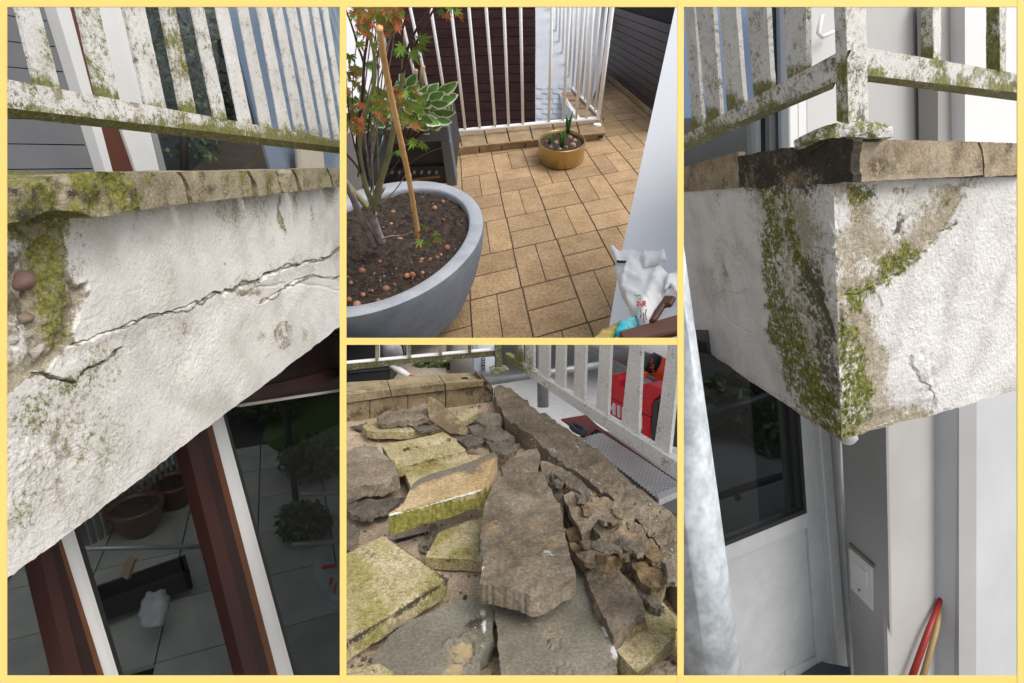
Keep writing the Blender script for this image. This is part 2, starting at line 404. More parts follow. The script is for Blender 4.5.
slab('pebble', [(17, 274), (22, 270), (29, 271), (34, 276), (35, 284), (31, 290), (22, 291), (16, 288), (15, 281)], W1.shift(-.008), .02, mat('pink_pebble', [(.20, .12, .10), (.30, .19, .16)], 20, .6, .2), bw, step=3, jit=.1, bulge=.022, rough=.001, smoothf=True, label='pinkish round pebble set in the broken mortar')
slab('pebble', [(17, 316), (26, 311), (33, 315), (32, 322), (24, 325), (17, 323)], W1.shift(-.010), .02, mat('brown_pebble', [(.16, .12, .09), (.24, .19, .14)], 20, .7, .2), bw, step=3, jit=.2, bulge=.018, rough=.002, smoothf=True)
for pts in ([(21, 333), (30, 331), (34, 337), (24, 340)], [(30, 352), (42, 341), (44, 350), (34, 362)], [(8, 337), (17, 334), (19, 343), (9, 346)]):
    slab('mortar_lump', pts, W1.shift(-.006), .02, mat('pale_lump', [(.32, .29, .24), (.46, .43, .38)], 25, .85, .4), bw, step=2.5, jit=.4, bulge=.012, rough=.003)
# coping
M_cop = mat('sandstone_coping', [(.22, .185, .115), (.31, .265, .175), (.40, .345, .24)], 14, .9, .5, 90, fine=200, fineamt=.3, mask={'R': MOSS, 'G': ((.02, .018, .015), (.07, .06, .045)), 'B': ((.42, .38, .29), (.30, .26, .18))})
C1 = W1.shift(.075)
def cm(mo, di=.2, ba=0, edge=None):
    def f(u, v, P):
        n = fbm(P, .05, 17, 4)
        return np.clip(np.stack([mo+.45*n, di+.35*fbm(P, .04, 23, 3), ba+.4*fbm(P, .06, 29, 3)], -1), 0, 1.2)
    return f
prism('mortar_bed', [(118, 176), (347, 170), (347, 184), (132, 206)], W1.shift(.012), .17, mat('dark_joint', [(.03, .03, .018), (.07, .07, .03)], 40, .95, .3), bw)
slab('coping_stone', [(-3, 193), (20, 186), (45, 178), (68, 174), (95, 171.5), (120, 172.5), (127, 177), (132, 184), (138, 196), (141, 206), (134, 210), (122, 211), (115, 214), (97, 217.5), (86, 216), (75, 211.5), (62, 210), (50, 211), (43, 213), (36, 217), (22, 220), (-3, 226)],
     C1.shift(.01), .25, M_cop, bw, step=3, rough=.010, rscale=.05, jit=.8, maskf=lambda u, v, P: np.stack([.85+.5*fbm(P, .06, 3, 4)-.25*blob(u, v, 30, 195, 26, 24)+.2*blob(u, v, 85, 185, 45, 25), .25+.6*fbm(P, .025, 5, 3), .25+.4*fbm(P, .03, 8, 3)], -1), label='broken corner coping stone thick with moss')
for pts, mo in (([(124, 172.6), (176, 172), (180.5, 177), (185.5, 188), (188.3, 203), (141, 210), (135, 196), (129, 182)], .25),
                ([(180.5, 172), (245.5, 170.6), (250.6, 179), (253.5, 195.5), (193.2, 203.5), (190.4, 190), (186.4, 180)], .22),
                ([(249.5, 170.5), (290.5, 169.4), (295, 177), (298, 191), (258.8, 196), (256.5, 184)], .3),
                ([(293.5, 169.4), (325.5, 168.5), (330, 176), (331.5, 187), (302, 190.6), (299, 179)], .25),
                ([(327.5, 168.5), (347, 168), (347, 184.5), (334, 186.6), (332, 177)], .25)):
    slab('coping_stone', pts, C1, .2, M_cop, bw, step=4, rough=.002, jit=.2, maskf=cm(mo, .3, .2), rows=2, side=.1)
slab('mortar_lump', [(277, 171), (284, 169), (291, 171), (294, 183), (292, 191), (284, 192), (280, 182)], C1.shift(.008), .03, M_cop, bw, step=3, rough=.012, bulge=.01, maskf=cm(.3, .2, .6))
# railing
R1 = W1.shift(-.02)
M_rail = mat('flaking_white_paint', [(.60, .585, .55), (.72, .705, .675)], 12, .6, .25, 120, fine=180, fineamt=.12, var=.04, mask={'B': ((.20, .17, .09), (.34, .30, .20)), 'G': ((.04, .035, .02), (.10, .09, .05)), 'R': MOSS})
rl = thing('balcony_railing', 'white railing with flaking paint and a mossy sloping bottom rail above the cracked wall', 'railing', R1.hit(np.array(170.), np.array(130.)))
def railmask(f_m, f_d, f_b=lambda u, v: .15):
    def f(u, v, P):
        a, b, c = fbm(P, .05, 41, 4), fbm(P, .035, 43, 3), fbm(P, .03, 47, 3)
        return np.clip(np.stack([f_m(u, v)+.42*a, f_d(u, v)+.38*b, f_b(u, v)+.5*c], -1), 0, 1.3)
    return f
tr, br, ur = line(6.7, 79, 338.6, 139.8), line(6.7, 107, 338.6, 147), line(6.7, 117, 338.6, 153.5)
slab('bottom_rail', [(-4, 77.3), (347, 141.4), (347, 148), (-4, 106.5)], R1.shift(.03), .001, M_rail, rl, step=3.2, jit=.0, rough=.0012, d=-R1.n, rows=1,
     maskf=railmask(lambda u, v: .25+.45*smooth(v-br(u), -9, -1)+.4*smooth(u, 190, 215)+.15*smooth(u, 215, 340), lambda u, v: .2+.1*(u > 200), lambda u, v: .32-.1*(u > 190)))
_a = R1.shift(.029); u_ = np.linspace(-4, 347, 90)
A = _a.hit(u_, br(u_)); d_ = unit(np.cross(H1, -R1.n))
Bk = np.array([R1.shift(-.02).hit(np.array(x), np.array(y)) for x, y in zip(u_, ur(u_))])
At = _a.hit(u_, tr(u_)+.3); Bt = At - R1.n*.05
V = np.vstack([A, Bk, Bt, At]); n_ = len(u_)
Fc = [[k*n_+i, k*n_+i+1, (k+1)*n_+i+1, (k+1)*n_+i] for k in range(3) for i in range(n_-1)]
mk('rail_underside', V, Fc, M_rail, rl, mask=np.tile([.88, .25, .3], (len(V), 1))*(.8+.3*RNG.random((len(V), 1))))
bal = [((17, 39), (37, 62, 88)), ((77.5, 99), (98, 120, 97)), ((124, 145), (146.5, 167, 107)), ((161, 178.5), (182, 200.5, 114)), ((191, 207), (214, 231, 119.5)), ((215.6, 231), (239, 256, 124.5)),
       ((237.5, 251), (261, 276, 128)), ((257, 269.5), (280, 295, 131)), ((273, 285), (296, 310, 134)), ((286.5, 299), (311, 323, 136.5)), ((300, 311), (324, 334, 139)), ((311.5, 321.5), (335, 344, 141)), ((322, 331), (345, 353, 143))]
for k, ((a0, a1), (b0, b1, vb)) in enumerate(bal):
    ml = .22 if k in (0, 1, 3) else (.12 if k < 5 else .02)
    if k >= 3: a1 -= 3.2; b1 -= 3.2
    sl = (b0-a0)/(vb-7.)
    slab('baluster', [(a0-sl*8, -1), (a1-sl*8, -1), (b1+sl*2, vb+2+(b1-b0)*.18), (b0+sl*2, vb+2)], R1.shift(.012), .010 if k < 4 else .005, M_rail, rl, step=4, jit=.12, rough=.0008, rows=1, side=0,
         maskf=railmask(lambda u, v, vb=vb, ml=ml: ml+.6*smooth(v, vb-16, vb)+.25*(k in (1, 3)), lambda u, v, k=k: .14 if k < 5 else .04, lambda u, v, k=k: .2 if k < 5 else .05))
# upper house front behind the railing
U1 = W1.shift(-.75)
M_side = mat('grey_siding', [(.15, .155, .165), (.18, .185, .195)], 3, .8, .1, var=.05)
M_white = mat('white_frame_paint', [(.70, .70, .69), (.76, .76, .75)], 3, .45, .05, var=.03)
M_brown = mat('brown_timber', [(.085, .028, .018), (.13, .045, .028)], 6, .5, .15, var=.05, stretch=(1, 1, .15))
M_dbrown = mat('dark_brown_timber', [(.018, .009, .008), (.03, .015, .012)], 6, .45, .15, var=.05, stretch=(1, 1, .15))
hw = thing('house', 'upper house front of grey boards beside a white and brown framed window', 'house', U1.hit(np.array(60.), np.array(165.)))
q0, q1 = U1.hit(np.array(-10.), np.array(90.)), U1.hit(np.array(112.), np.array(90.))
for k in range(9):       # boards
    ya, yb = -12+k*26, 12.5+k*26
    f = lambda x, y: y+(162-y)*(x+6)/(562)*.55
    prism('board', [(-6, f(-6, ya)), (112, f(112, ya)), (112, f(112, yb)), (-6, f(-6, yb+.6))], U1.shift(-.02), .03, M_side, hw)
prism('backing', [(-8, -12), (112, -12), (112, 230), (-8, 230)], U1.shift(-.054), .02, M_dbrown, hw)
def strip(name, x0, x1, y0, x2, x3, y1, pl, th, m, par, **k): return prism(name, [(x0, y0), (x1, y0), (x3, y1), (x2, y1)], pl, th, m, par, **k)
strip('corner_trim', 53, 67.5, -2, 108, 115, 180, U1.shift(.03), .06, M_white, hw)
strip('brown_post', 66.5, 78, -2, 114, 144, 180, U1.shift(.022), .06, M_brown, hw)
wn = thing('upper_window', 'tall white framed window reflecting sky behind the mossy railing', 'window', U1.hit(np.array(240.), np.array(165.)))
strip('window_frame', 77, 112, -2, 142, 159, 185, U1.shift(.04), .06, M_white, wn, bevel=.006)
strip('frame_bead', 111, 119, -2, 159, 163.5, 185, U1.shift(.028), .05, M_white, wn, bevel=.004)
strip('gasket', 119, 124, -2, 163.5, 170, 185, U1.shift(.012), .05, mat('grey_gasket', [(.22, .24, .23), (.28, .30, .29)], 3, .6, 0), wn)
M_gl1 = glass('window_glass', (.82, .86, .90), .8)
strip('pane', 124, 345, -2, 168, 345, 185, U1.shift(-.01), .006, M_gl1, wn)
strip('window_post', 300, 322, 140, 303, 326, 180, U1.shift(.02), .05, mat('beige_post', [(.38, .34, .27), (.45, .41, .33)], 3, .6, 0), wn)
strip('blind', 218, 347, -20, 275, 347, 185, U1.shift(-.10), .02, mat('glass_tone_sheet', [(.33, .38, .45), (.42, .47, .53)], 2, .8, 0), wn)  # added blue sheet coloured as the sky reflected in this pane
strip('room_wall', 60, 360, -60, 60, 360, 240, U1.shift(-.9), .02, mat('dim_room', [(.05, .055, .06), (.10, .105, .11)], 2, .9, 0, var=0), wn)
# tree reflected in the glass, modelled as foliage behind it
def leaf_cloud(name, centres, n, size, mats, parent=None, label=None, cat=None, kind=None, flat=.6):
    V = []; Fc = []; mi = []
    for c, r in centres:
        k = max(4, int(n*np.prod(r)**(1/3)/sum(np.prod(q[1])**(1/3) for q in centres)))
        for _ in range(k):
            d = RNG.normal(size=3); d /= np.linalg.norm(d); p = np.asarray(c)+d*np.asarray(r)*RNG.random()**.4
            a = unit(RNG.normal(size=3)); b = unit(np.cross(a, RNG.normal(size=3))); s = size*RNG.uniform(.6, 1.3)
            i = len(V); V += [p-a*s, p+b*s*.45, p+a*s, p-b*s*.45]; Fc.append([i, i+1, i+2, i+3]); mi.append(int(RNG.integers(len(mats))))
    o = mk(name, V, Fc, mats, parent, mi=mi, fixn=False)
    if o and label: tag(o, label, cat, kind=kind)
    return o
M_lf = [mat('leaf_dark', [(.03, .05, .015), (.05, .08, .025)], 9, .6, 0, var=.1), mat('leaf_mid', [(.05, .085, .025), (.08, .12, .04)], 9, .6, 0, var=.1), mat('leaf_pale', [(.09, .12, .05), (.12, .15, .06)], 9, .6, 0)]
def cen(pl, lst, dz=.1): return [(pl.hit(np.array(float(a)), np.array(float(b))), (r, r*.5, r)) for a, b, r in lst]
ht = thing('reflected_tree', 'dark leafy tree reflection modelled in the upper window between the balusters', 'tree', U1.shift(-.5).hit(np.array(170.), np.array(200.)))
leaf_cloud('crown', cen(U1.shift(-.5), [(160, 20, .22), (172, 60, .2), (185, 95, .2), (200, 45, .2), (215, 85, .22), (155, -10, .2), (190, 140, .2), (225, 120, .15), (205, 10, .15)]), 1500, .03, M_lf, ht)
tube('trunk', [U1.shift(-.5).hit(np.array(float(a)), np.array(float(b))) for a, b in ((185, 215), (184, 120), (178, 60), (170, 0))], [.03, .025, .018, .01], M_dbrown, ht)
# ---- garden door below
D1 = W1.shift(-.36)
gd = thing('garden_door', 'brown and white framed glazed garden door in shade beneath the balcony', 'door', D1.hit(np.array(180.), np.array(673.)))
dark = mat('black_gasket', [(.012, .014, .013), (.02, .022, .02)], 3, .5, 0)
M_or = mat('orange_brown_edge', [(.11, .042, .016), (.145, .058, .022)], 6, .5, .1)
M_mar = mat('maroon_timber', [(.032, .011, .010), (.05, .017, .013)], 7, .5, .15, stretch=(1, 1, .15), var=.05)
def door_post(xs, y0, x2, y1):
    # xs: edges at upper height y0: brown, side painted as in shade, orange, white, white bead, gasket ; x2 the same at y1
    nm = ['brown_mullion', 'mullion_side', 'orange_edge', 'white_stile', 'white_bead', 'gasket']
    ms = [M_mar, mat('shaded_maroon', [(.022, .008, .007), (.035, .012, .010)], 7, .5, .1), M_or, M_white, M_white, dark]
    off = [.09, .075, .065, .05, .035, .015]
    e = lambda a, b, y: a+(b-a)*(y-y0)/(y1-y0)
    for k in range(6):
        yt = y0-70; yb = y1+14
        strip(nm[k], e(xs[k], x2[k], yt), e(xs[k+1], x2[k+1], yt), yt, e(x2[k]*1., x2[k], yb)+(x2[k]-xs[k])*14/(y1-y0), x2[k+1]+(x2[k+1]-xs[k+1])*14/(y1-y0), yb, D1.shift(off[k]), .06, ms[k], gd)
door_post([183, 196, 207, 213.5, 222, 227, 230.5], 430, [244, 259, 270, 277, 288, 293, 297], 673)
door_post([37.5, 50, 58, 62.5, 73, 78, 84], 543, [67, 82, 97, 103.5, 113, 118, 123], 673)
M_gl2 = glass('dark_glass', (.46, .48, .48), .2)
mA = lambda v: 58+(v-543)*.275
mB = lambda v: 207+(v-430)*.26
for q in ([(-40, 330), (mA(330), 330), (mA(690), 690), (-40, 690)], [(mA(330), 330), (mB(330), 330), (mB(690), 690), (mA(690), 690)], [(mB(330), 330), (350, 330), (350, 690), (mB(690), 690)]):
    prism('pane', q, D1, .004, M_gl2, gd)
prism('lintel', [(225, 408), (250, 402), (347, 387), (347, 340), (300, 330), (225, 390)], D1.shift(.10), .08, M_dbrown, gd)
prism('lintel_board', [(236, 401), (347, 384), (347, 367), (250, 389)], D1.shift(.115), .02, mat('brown_board', [(.03, .013, .011), (.045, .02, .016)], 6, .5, .1), gd)
prism('white_bead', [(240, 404), (347, 388), (347, 390.5), (240, 407)], D1.shift(.095), .02, mat('beige_bead', [(.42, .38, .32), (.48, .44, .38)], 4, .5, 0), gd)
# ---- garden reflection in the dark glass, modelled as a terrace behind it
TZ = pt(200, 600, 5.6)[2]; T1 = Plane((0, 0, TZ), (0, 0, 1))
M_pav = mat('terrace_flag', [(.30, .30, .28), (.42, .41, .37)], 2.5, .85, .1, var=.12)
tr_ = thing('terrace', 'grey flagged terrace reflection modelled behind the garden door glass', 'terrace', T1.hit(np.array(200.), np.array(600.)))
tr_['kind'] = 'structure'; del tr_['category']
o0 = T1.hit(np.array(170.), np.array(600.)); ex = unit(np.array([.92, .38, 0])); ey = np.array([-ex[1], ex[0], 0])
for i in range(-5, 6):
    for j in range(-5, 7):
        V, Fc = box3(o0+ex*i*.8+ey*j*.8, ex*.785, ey*.785, (0, 0, -.05)); c = V[:4].mean(0)
        pu, pv = proj(c[None]); 
        if -40 < pu[0] < 380 and 440 < pv[0] < 720: mk('flagstone', V, Fc, M_pav, tr_)
V, Fc = box3(o0-ex*5-ey*5+np.array([0, 0, -.16]), ex*12, ey*12, (0, 0, .09)); mk('bedding', V, Fc, dark, tr_)
def on_t(u, v): return T1.hit(np.array(float(u)), np.array(float(v)))
def lathe(name, c, prof, m, parent=None, seg=28, up=(0, 0, 1), e1=(1, 0, 0), e2=(0, 1, 0), **k):
    V = []; up, e1, e2 = map(np.asarray, (up, e1, e2)); n = len(prof)
    for r, h in prof:
        for s in range(seg):
            q = 2*math.pi*s/seg; V.append(np.asarray(c)+up*h+(e1*math.cos(q)+e2*math.sin(q))*r)
    Fc = [[i*seg+s, i*seg+(s+1) % seg, (i+1)*seg+(s+1) % seg, (i+1)*seg+s] for i in range(n-1) for s in range(seg)]
    return mk(name, V, Fc, m, parent, smooth=True, **k)
M_ter = mat('brown_glazed_pot', [(.10, .05, .035), (.16, .085, .06)], 4, .35, .05)
M_soil = mat('soil', [(.018, .012, .009), (.04, .027, .02), (.07, .048, .035)], 25, .95, .8, 60, fine=90, fineamt=.5, var=0)
for (u, v, s, lab) in ((141, 532, .27, 'wide brown pot on the terrace nearer the fence, reflection modelled behind glass'), (176, 505, .25, 'taller brown pot behind the mullion, reflection modelled behind glass')):
    c = on_t(u, v); t = thing('garden_pot', lab, 'pot', c, 'brown pots on the terrace')
    lathe('pot_body', c, [(s*.55, 0), (s*.85, s*.5), (s*1.0, s*1.1), (s*1.12, s*1.25), (s*1.12, s*1.4), (s*.95, s*1.4), (s*.9, s*1.2)], M_ter, t)
    lathe('soil', c, [(0.001, s*1.28), (s*.93, s*1.25)], M_soil, t)
fn = thing('picket_fence', 'grey picket fence behind the terrace pots, reflection modelled behind glass', 'fence', on_t(90, 545))
fa, fb = on_t(78, 552), on_t(215, 470); M_fen = mat('grey_picket', [(.16, .15, .14), (.24, .23, .21)], 5, .8, .1)
for k in range(24):
    p = fa+(fb-fa)*k/23; V, Fc = box3(p, (fb-fa)/23*.62, (0, 0, 1.25), (.02, -.03, 0)); mk('picket', V, Fc, M_fen, fn)
for z in (.3, .95):
    V, Fc = box3(fa+np.array([-.03, .03, z]), fb-fa, (0, 0, .07), (-.03, .03, 0)); mk('fence_rail', V, Fc, M_fen, fn)
M_gal0 = mat('scaffold_tube', [(.30, .31, .32), (.42, .43, .44)], 6, .4, .1, metal=.6)
for pa, pb, lab in (((60, 549, 4.6), (226, 546, 5.6), 'long scaffold tube low across the middle glass'), ((292, 494.5, 5.2), (350, 492.5, 5.6), 'upper scaffold tube in the right hand glass'), ((292, 545, 4.9), (350, 541, 5.3), 'lower scaffold tube in the right hand glass')):
    tag(tube('scaffold_tube', [pt(*pa), pt(*pb)], .022, M_gal0), lab, 'scaffold tube', 'scaffold tubes across the garden door glass')
tag(tube('scaffold_post', [pt(286, 410, 5.4), pt(296, 500, 5.1)], .03, dark), 'dark scaffold post by the right hand glass', 'scaffold tube')
def blk(name, u, v, sx, sy, sz, rz, m, lab, cat, bev=.02):
    c = on_t(u, v); a = np.array([math.cos(rz), math.sin(rz), 0])*sx; b = np.array([-math.sin(rz), math.cos(rz), 0])*sy
    V, Fc = box3(c-a/2-b/2, a, b, (0, 0, sz)); return tag(mk(name, V, Fc, m, bevel=bev), lab, cat)
tb = thing('tool_tray', 'long black tool tray on the terrace, reflection modelled behind glass', 'tray', on_t(138, 610))
c = on_t(138, 608)
for dx, sx, dy, sy, sz in ((0, .95, 0, .3, .05), (0, .95, -.14, .03, .2), (0, .95, .14, .03, .2), (-.46, .03, 0, .3, .2), (.46, .03, 0, .3, .2)):
    a = unit(np.array([.8, .6, 0])); b = np.array([-.6, .8, 0]); V, Fc = box3(c+a*(dx-sx/2)+b*(dy-sy/2)+np.array([0, 0, .1]), a*sx, b*sy, (0, 0, sz)); mk('tray_side' if sz > .1 else 'tray_base', V, Fc, dark, tb)
prism('plank_offcut', [(120, 575), (127, 558), (134, 560), (127, 580)], Plane(pt(127, 570, 5.2), -FW), .05, mat('raw_wood', [(.35, .24, .15), (.45, .32, .2)], 9, .7, .1)); tag(bpy.data.objects['plank_offcut'], 'pale wooden offcut sticking out of the tool tray', 'offcut')
M_bag = mat('white_plastic', [(.36, .37, .38), (.46, .47, .48)], 6, .35, .1)
B1 = Plane(pt(150, 612, 5.0), -FW+UP*.4)
o = slab('plastic_bag', [(140, 600), (146, 592), (153, 593), (159, 589), (162, 600), (163, 615), (160, 626), (150, 628), (141, 626), (137, 615)], B1, .08, M_bag, step=3, bulge=.05, rough=.05, rscale=.08, smoothf=True)
tag(o, 'white knotted plastic bag beside the tool tray, reflection modelled behind glass', 'bag', 'bags on the terrace')
B2 = Plane(pt(328, 590, 4.8), -FW+UP*.4)
hb = thing('hanging_bag', 'white bag with red print in the right hand glass', 'bag', pt(328, 615, 4.8), 'bags on the terrace')
slab('bag_body', [(312, 562), (322, 560), (345, 565), (345, 600), (331, 612), (325, 606), (317, 585)], B2, .1, M_bag, hb, step=3, bulge=.06, rough=.04, rscale=.07, smoothf=True)
for q in ([(330, 578), (333, 577), (331, 586), (329, 585)], [(335, 583), (338, 582), (335, 594), (333, 593)], [(321, 566), (336, 563), (337, 567), (322, 570)]):
    prism('red_print', q, B2.shift(.115), .004, mat('red_ink', [(.45, .03, .03), (.5, .04, .04)], 3, .5, 0), hb)
lawn = prism('lawn', [(295, 462), (350, 440), (350, 350), (280, 380), (262, 440)], Plane(on_t(310, 440)+np.array([0, 0, .02]), (0, 0, 1)), .04, mat('lawn_green', [(.05, .09, .02), (.09, .14, .035)], 6, .9, .4)); tag(lawn, kind='structure')
for (u, v, r, lab) in ((312, 478, .42, 'round clipped bush by the lawn in the right hand glass'), (270, 420, .5, 'tall dark shrub at the top of the right hand glass'), (305, 530, .30, 'low reddish shrub between the scaffold tubes')):
    c = on_t(u, v+(8 if r < .4 else 0)); t = thing('garden_shrub', lab, 'shrub', c, 'shrubs in the garden')
    leaf_cloud('foliage', [(c+np.array([0, 0, r*.8]), (r, r, r*.75)), (c+np.array([r*.4, 0, r*.6]), (r*.7, r*.7, r*.5)), (c+np.array([-r*.5, .1, r*.6]), (r*.6, r*.6, r*.5))], 1600, .05, M_lf, t)
    tube('stem', [c, c+np.array([.03, 0, r*.5])], [.03, .02], M_dbrown, t)
prism('low_garden_wall', [(292, 470), (322, 452), (322, 444), (292, 458)], Plane(on_t(305, 470), -FW), .3, M_pav); tag(bpy.data.objects['low_garden_wall'], 'low pale garden wall by the lawn, reflection modelled behind glass', 'wall')
# dark hedge closing the reflected garden view
leaf_cloud('garden_hedge', [(on_t(u, v)+np.array([0, 0, .7]), (.7, .7, .8)) for u, v in ((20, 470), (110, 455), (200, 430), (245, 415), (300, 395), (340, 385), (330, 370))], 9000, .08, M_lf[:2], label='tall dark hedge closing the reflected garden view behind the glass', cat='hedge')
# ================================================================== BAY TWO: tiled balcony with a planter, bowl and bag
PANEL = 2
HM = np.array([[77.5003241, 66.3920107, 533.11579], [-2.99717529, -7.61160562, 337.880473], [.0386500148, .149026840, 1.]])
def hg(i, j):
    q = HM @ np.array([i, j, 1.]); return q[0]/q[2], q[1]/q[2]
_Km = np.array([[F, 0, CX], [0, F, CY], [0, 0, 1]]); _l = np.cross(HM[:, 0], HM[:, 1]); _n = _Km.T @ _l
FL = Plane(pt(532, 336, 5.0), RT*_n[0] - UP*_n[1] + FW*_n[2])
DV = ray(531, 690); UP2 = -unit(DV)                 # how uprights stand on this floor
def raised(h): return Plane(FL.p + UP2*h, FL.n)
def hitp(pl, u, v): return pl.hit(np.array(float(u)), np.array(float(v)))
M_tile = mat('sand_tile', [(.275, .178, .092), (.345, .232, .125), (.395, .275, .158)], 3, .8, .15, 60, fine=36, fineamt=.26, var=.13)
M_grout = mat('dark_grout', [(.05, .042, .032), (.09, .075, .055)], 8, .95, .3, var=0)
bf = thing('balcony_floor', 'sand coloured balcony floor tiled in a basket weave', None, hitp(FL, 540, 250)); bf['kind'] = 'structure'
prism('grout_bed', [(330, 345), (690, 345), (690, 150), (655, 121), (596, 71), (590, 90), (604, 131), (456, 148), (440, 165), (330, 185)], raised(-.012), .06, M_grout, bf, d=-UP2)
def tile(cs):
    P = np.array([FL.hit(np.array(a), np.array(b)) for a, b in cs]); c = P.mean(0)
    e = min(np.linalg.norm(P[1]-P[0]), np.linalg.norm(P[3]-P[0])); k = .009
    T = P + np.array([unit(c-p) for p in P])*k*1.35
    T2 = P + np.array([unit(c-p) for p in P])*k*2.2
    V = np.vstack([T2, T-UP2*.006, T-UP2*.05]) + UP2*RNG.uniform(-.0025, .0025)
    Fc = [[0, 1, 2, 3]] + [[a+i, a+(i+1) % 4, a+4+(i+1) % 4, a+4+i] for a in (0, 4) for i in range(4)]
    mk('floor_tile', V, Fc, M_tile, bf)
wall_base = line(596, 68.5, 650.6, 114.5)
for i in range(-4, 9):
    for j in range(-3, 22):
        uc, vc = hg(i+.5, j+.5)
        if not (280 < uc < 720 and 58 < vc < 420): continue
        if uc < 584 and vc < 140 - (uc-456)*.11: continue
        if uc > 592 and vc < wall_base(uc)-9: continue
        if (i+j) % 2 == 0: hs = [((i, j), (i+1, j), (i+1, j+.5), (i, j+.5)), ((i, j+.5), (i+1, j+.5), (i+1, j+1), (i, j+1))]
        else: hs = [((i, j), (i+.5, j), (i+.5, j+1), (i, j+1)), ((i+.5, j), (i+1, j), (i+1, j+1), (i+.5, j+1))]
        for h in hs: tile([hg(*x) for x in h])
# ledge under the railing
LF = plane_dirs(hitp(FL, 456, 155.5), hitp(FL, 607, 139)-hitp(FL, 456, 155.5), UP2)
hl = (hitp(LF, 456, 147.5)-hitp(FL, 456, 155.5)) @ UP2
LT = raised(hl)
ld = thing('ledge', 'low tiled ledge carrying the white railing beside the brass bowl', 'ledge', hitp(FL, 530, 148))
M_edge = mat('edge_tile', [(.22, .15, .08), (.30, .21, .12), (.36, .265, .16)], 4, .75, .15, 60, fine=45, fineamt=.2, var=.12, mask={'G': ((.05, .04, .025), (.12, .09, .05))})
tl, fl_, bl = line(440, 132.6, 607, 117.5), line(440, 149.2, 607, 132.3), line(440, 157.2, 607, 139)
prism('ledge_core', [(438, 133.4), (604, 117.6), (604, 131.8), (438, 148.6)], raised(hl-.03), hl-.02, M_grout, ld, d=-UP2)
xs = [440, 462, 487.5, 510, 533, 556, 580, 606.5]
for a, b in zip(xs[:-1], xs[1:]):
    a2, b2 = a+.55, b-.55; sk = -4.0
    prism('ledge_tile', [(a2+sk, tl(a2)), (b2+sk, tl(b2)), (b2, fl_(b2)), (a2, fl_(a2))], LT, .05, M_edge, ld, d=-UP2, bevel=.008, mask=None)
    m_ = (a+b)/2-8
    prism('ledge_face', [(a2-8, fl_(a2-8)+1.2), (b2-8, fl_(b2-8)+1.2), (b2-8, bl(b2-8)), (a2-8, bl(a2-8))], LF.shift(.004), .05, M_edge, ld)
# front railing
RP = plane_dirs(hitp(LT, 453, 137), hitp(LT, 596, 123)-hitp(LT, 453, 137), UP2)
M_wm = mat('white_metal', [(.88, .88, .89), (.91, .91, .92)], 5, .6, .04, var=.03)
rr = thing('white_railing', 'thin white metal railing standing on the low tiled ledge', 'railing', hitp(LT, 530, 130))
rb = line(453, 131.5, 599, 118.0)
def pxr(px, t): return px*t/F
def rod(name, pl, u0, v0, u1, v1, wpx, par, m=None, k=1, th=None):
    P = [hitp(pl, u0+(u1-u0)*i/k, v0+(v1-v0)*i/k) for i in range(k+1)]
    t = (P[0]-CAM) @ FW; return tube(name, P, wpx/2*t/F, m or M_wm, par, seg=8)
rod('bottom_rail', RP, 440, rb(440), 599.5, rb(599.5), 4.2, rr, k=4)
for ut, ub in ((399, 428), (410, 437), (430.5, 450.5), (450.8, 465.5), (468.7, 480), (486, 495.3), (503.8, 508.8), (520.5, 523), (552, 548.8), (569.5, 563), (584, 576), (593, 586.5)):
    vb = rb(ub); e = (ub-ut)/(vb-7.); rod('baluster', RP, ut-e*10, -3, ub, vb+.5, 3.3, rr)
rod('corner_post', RP, 613.2, -3, 597.6, 124.5, 5.0, rr)
c = hitp(LT, 597, 125.5)
def lathe2(name, c, prof, m, par, seg=24, **k):
    e1 = unit(hitp(FL, 600, 200)-hitp(FL, 500, 200)); e2 = unit(np.cross(FL.n, e1))
    return lathe(name, c, prof, m, par, seg, UP2, e1, e2, **k)
lathe2('post_foot', c, [(.075, -.01), (.075, .03), (.05, .045), (.001, .045)], M_wm, rr)
# returning railing
S0, S1 = hitp(LT, 597.5, 116.5), hitp(LT, 538, 55.5)
SP = plane_dirs(S0, S1-S0, UP2)
sr = thing('return_railing', 'closely seen white railing running back from the corner post', 'railing', S0)
sb = line(597.5, 115.5, 538, 56)
tube('bottom_rail', [S0+UP2*.06, (S0+S1)/2+UP2*.06, S1+UP2*.06], .026, M_wm, sr, seg=8)
for k in range(17):
    s = (k+.5)/17; P = S0+(S1-S0)*s; u_, v_ = proj((P+UP2*.06)[None]); u_, v_ = u_[0], v_[0]
    vt = -3; ut = u_+(u_-531)*(v_-vt)/(690-v_)
    rod('baluster', SP, ut, vt, u_, v_, 3.2 if k < 4 else 2.6, sr)
rod('end_post', SP, 535.5, -3, 537.3, 62, 3.6, sr)
# coping of the return and white fascia below
M_fas = mat('white_fascia', [(.70, .72, .76), (.77, .79, .82)], 4, .7, .05, var=0)
rc = thing('return_coping', 'narrow tiled coping under the returning railing with a white face below', 'coping', hitp(LT, 560, 85))
cl, cr = [(537, 59), (577, 117.5)], [(541.5, 55), (599, 116)]
for k in range(6):
    f = lambda L, s: (L[0][0]+(L[1][0]-L[0][0])*s, L[0][1]+(L[1][1]-L[0][1])*s)
    s0, s1 = (k/6)**.8+.006, ((k+1)/6)**.8-.006
    prism('coping_tile', [f(cl, s0), f(cr, s0), f(cr, s1), f(cl, s1)], LT.shift(-.002), .05, M_edge, rc, d=-UP2)
prism('white_face', [(536.5, 59.5), (576.5, 118.2), (562.5, 123), (536.5, 75.5)], plane3(hitp(LT, 537, 59.5), hitp(LT, 576.5, 118.2), hitp(LT, 537, 59.5)-UP2*1.2), .08, M_fas, rc)
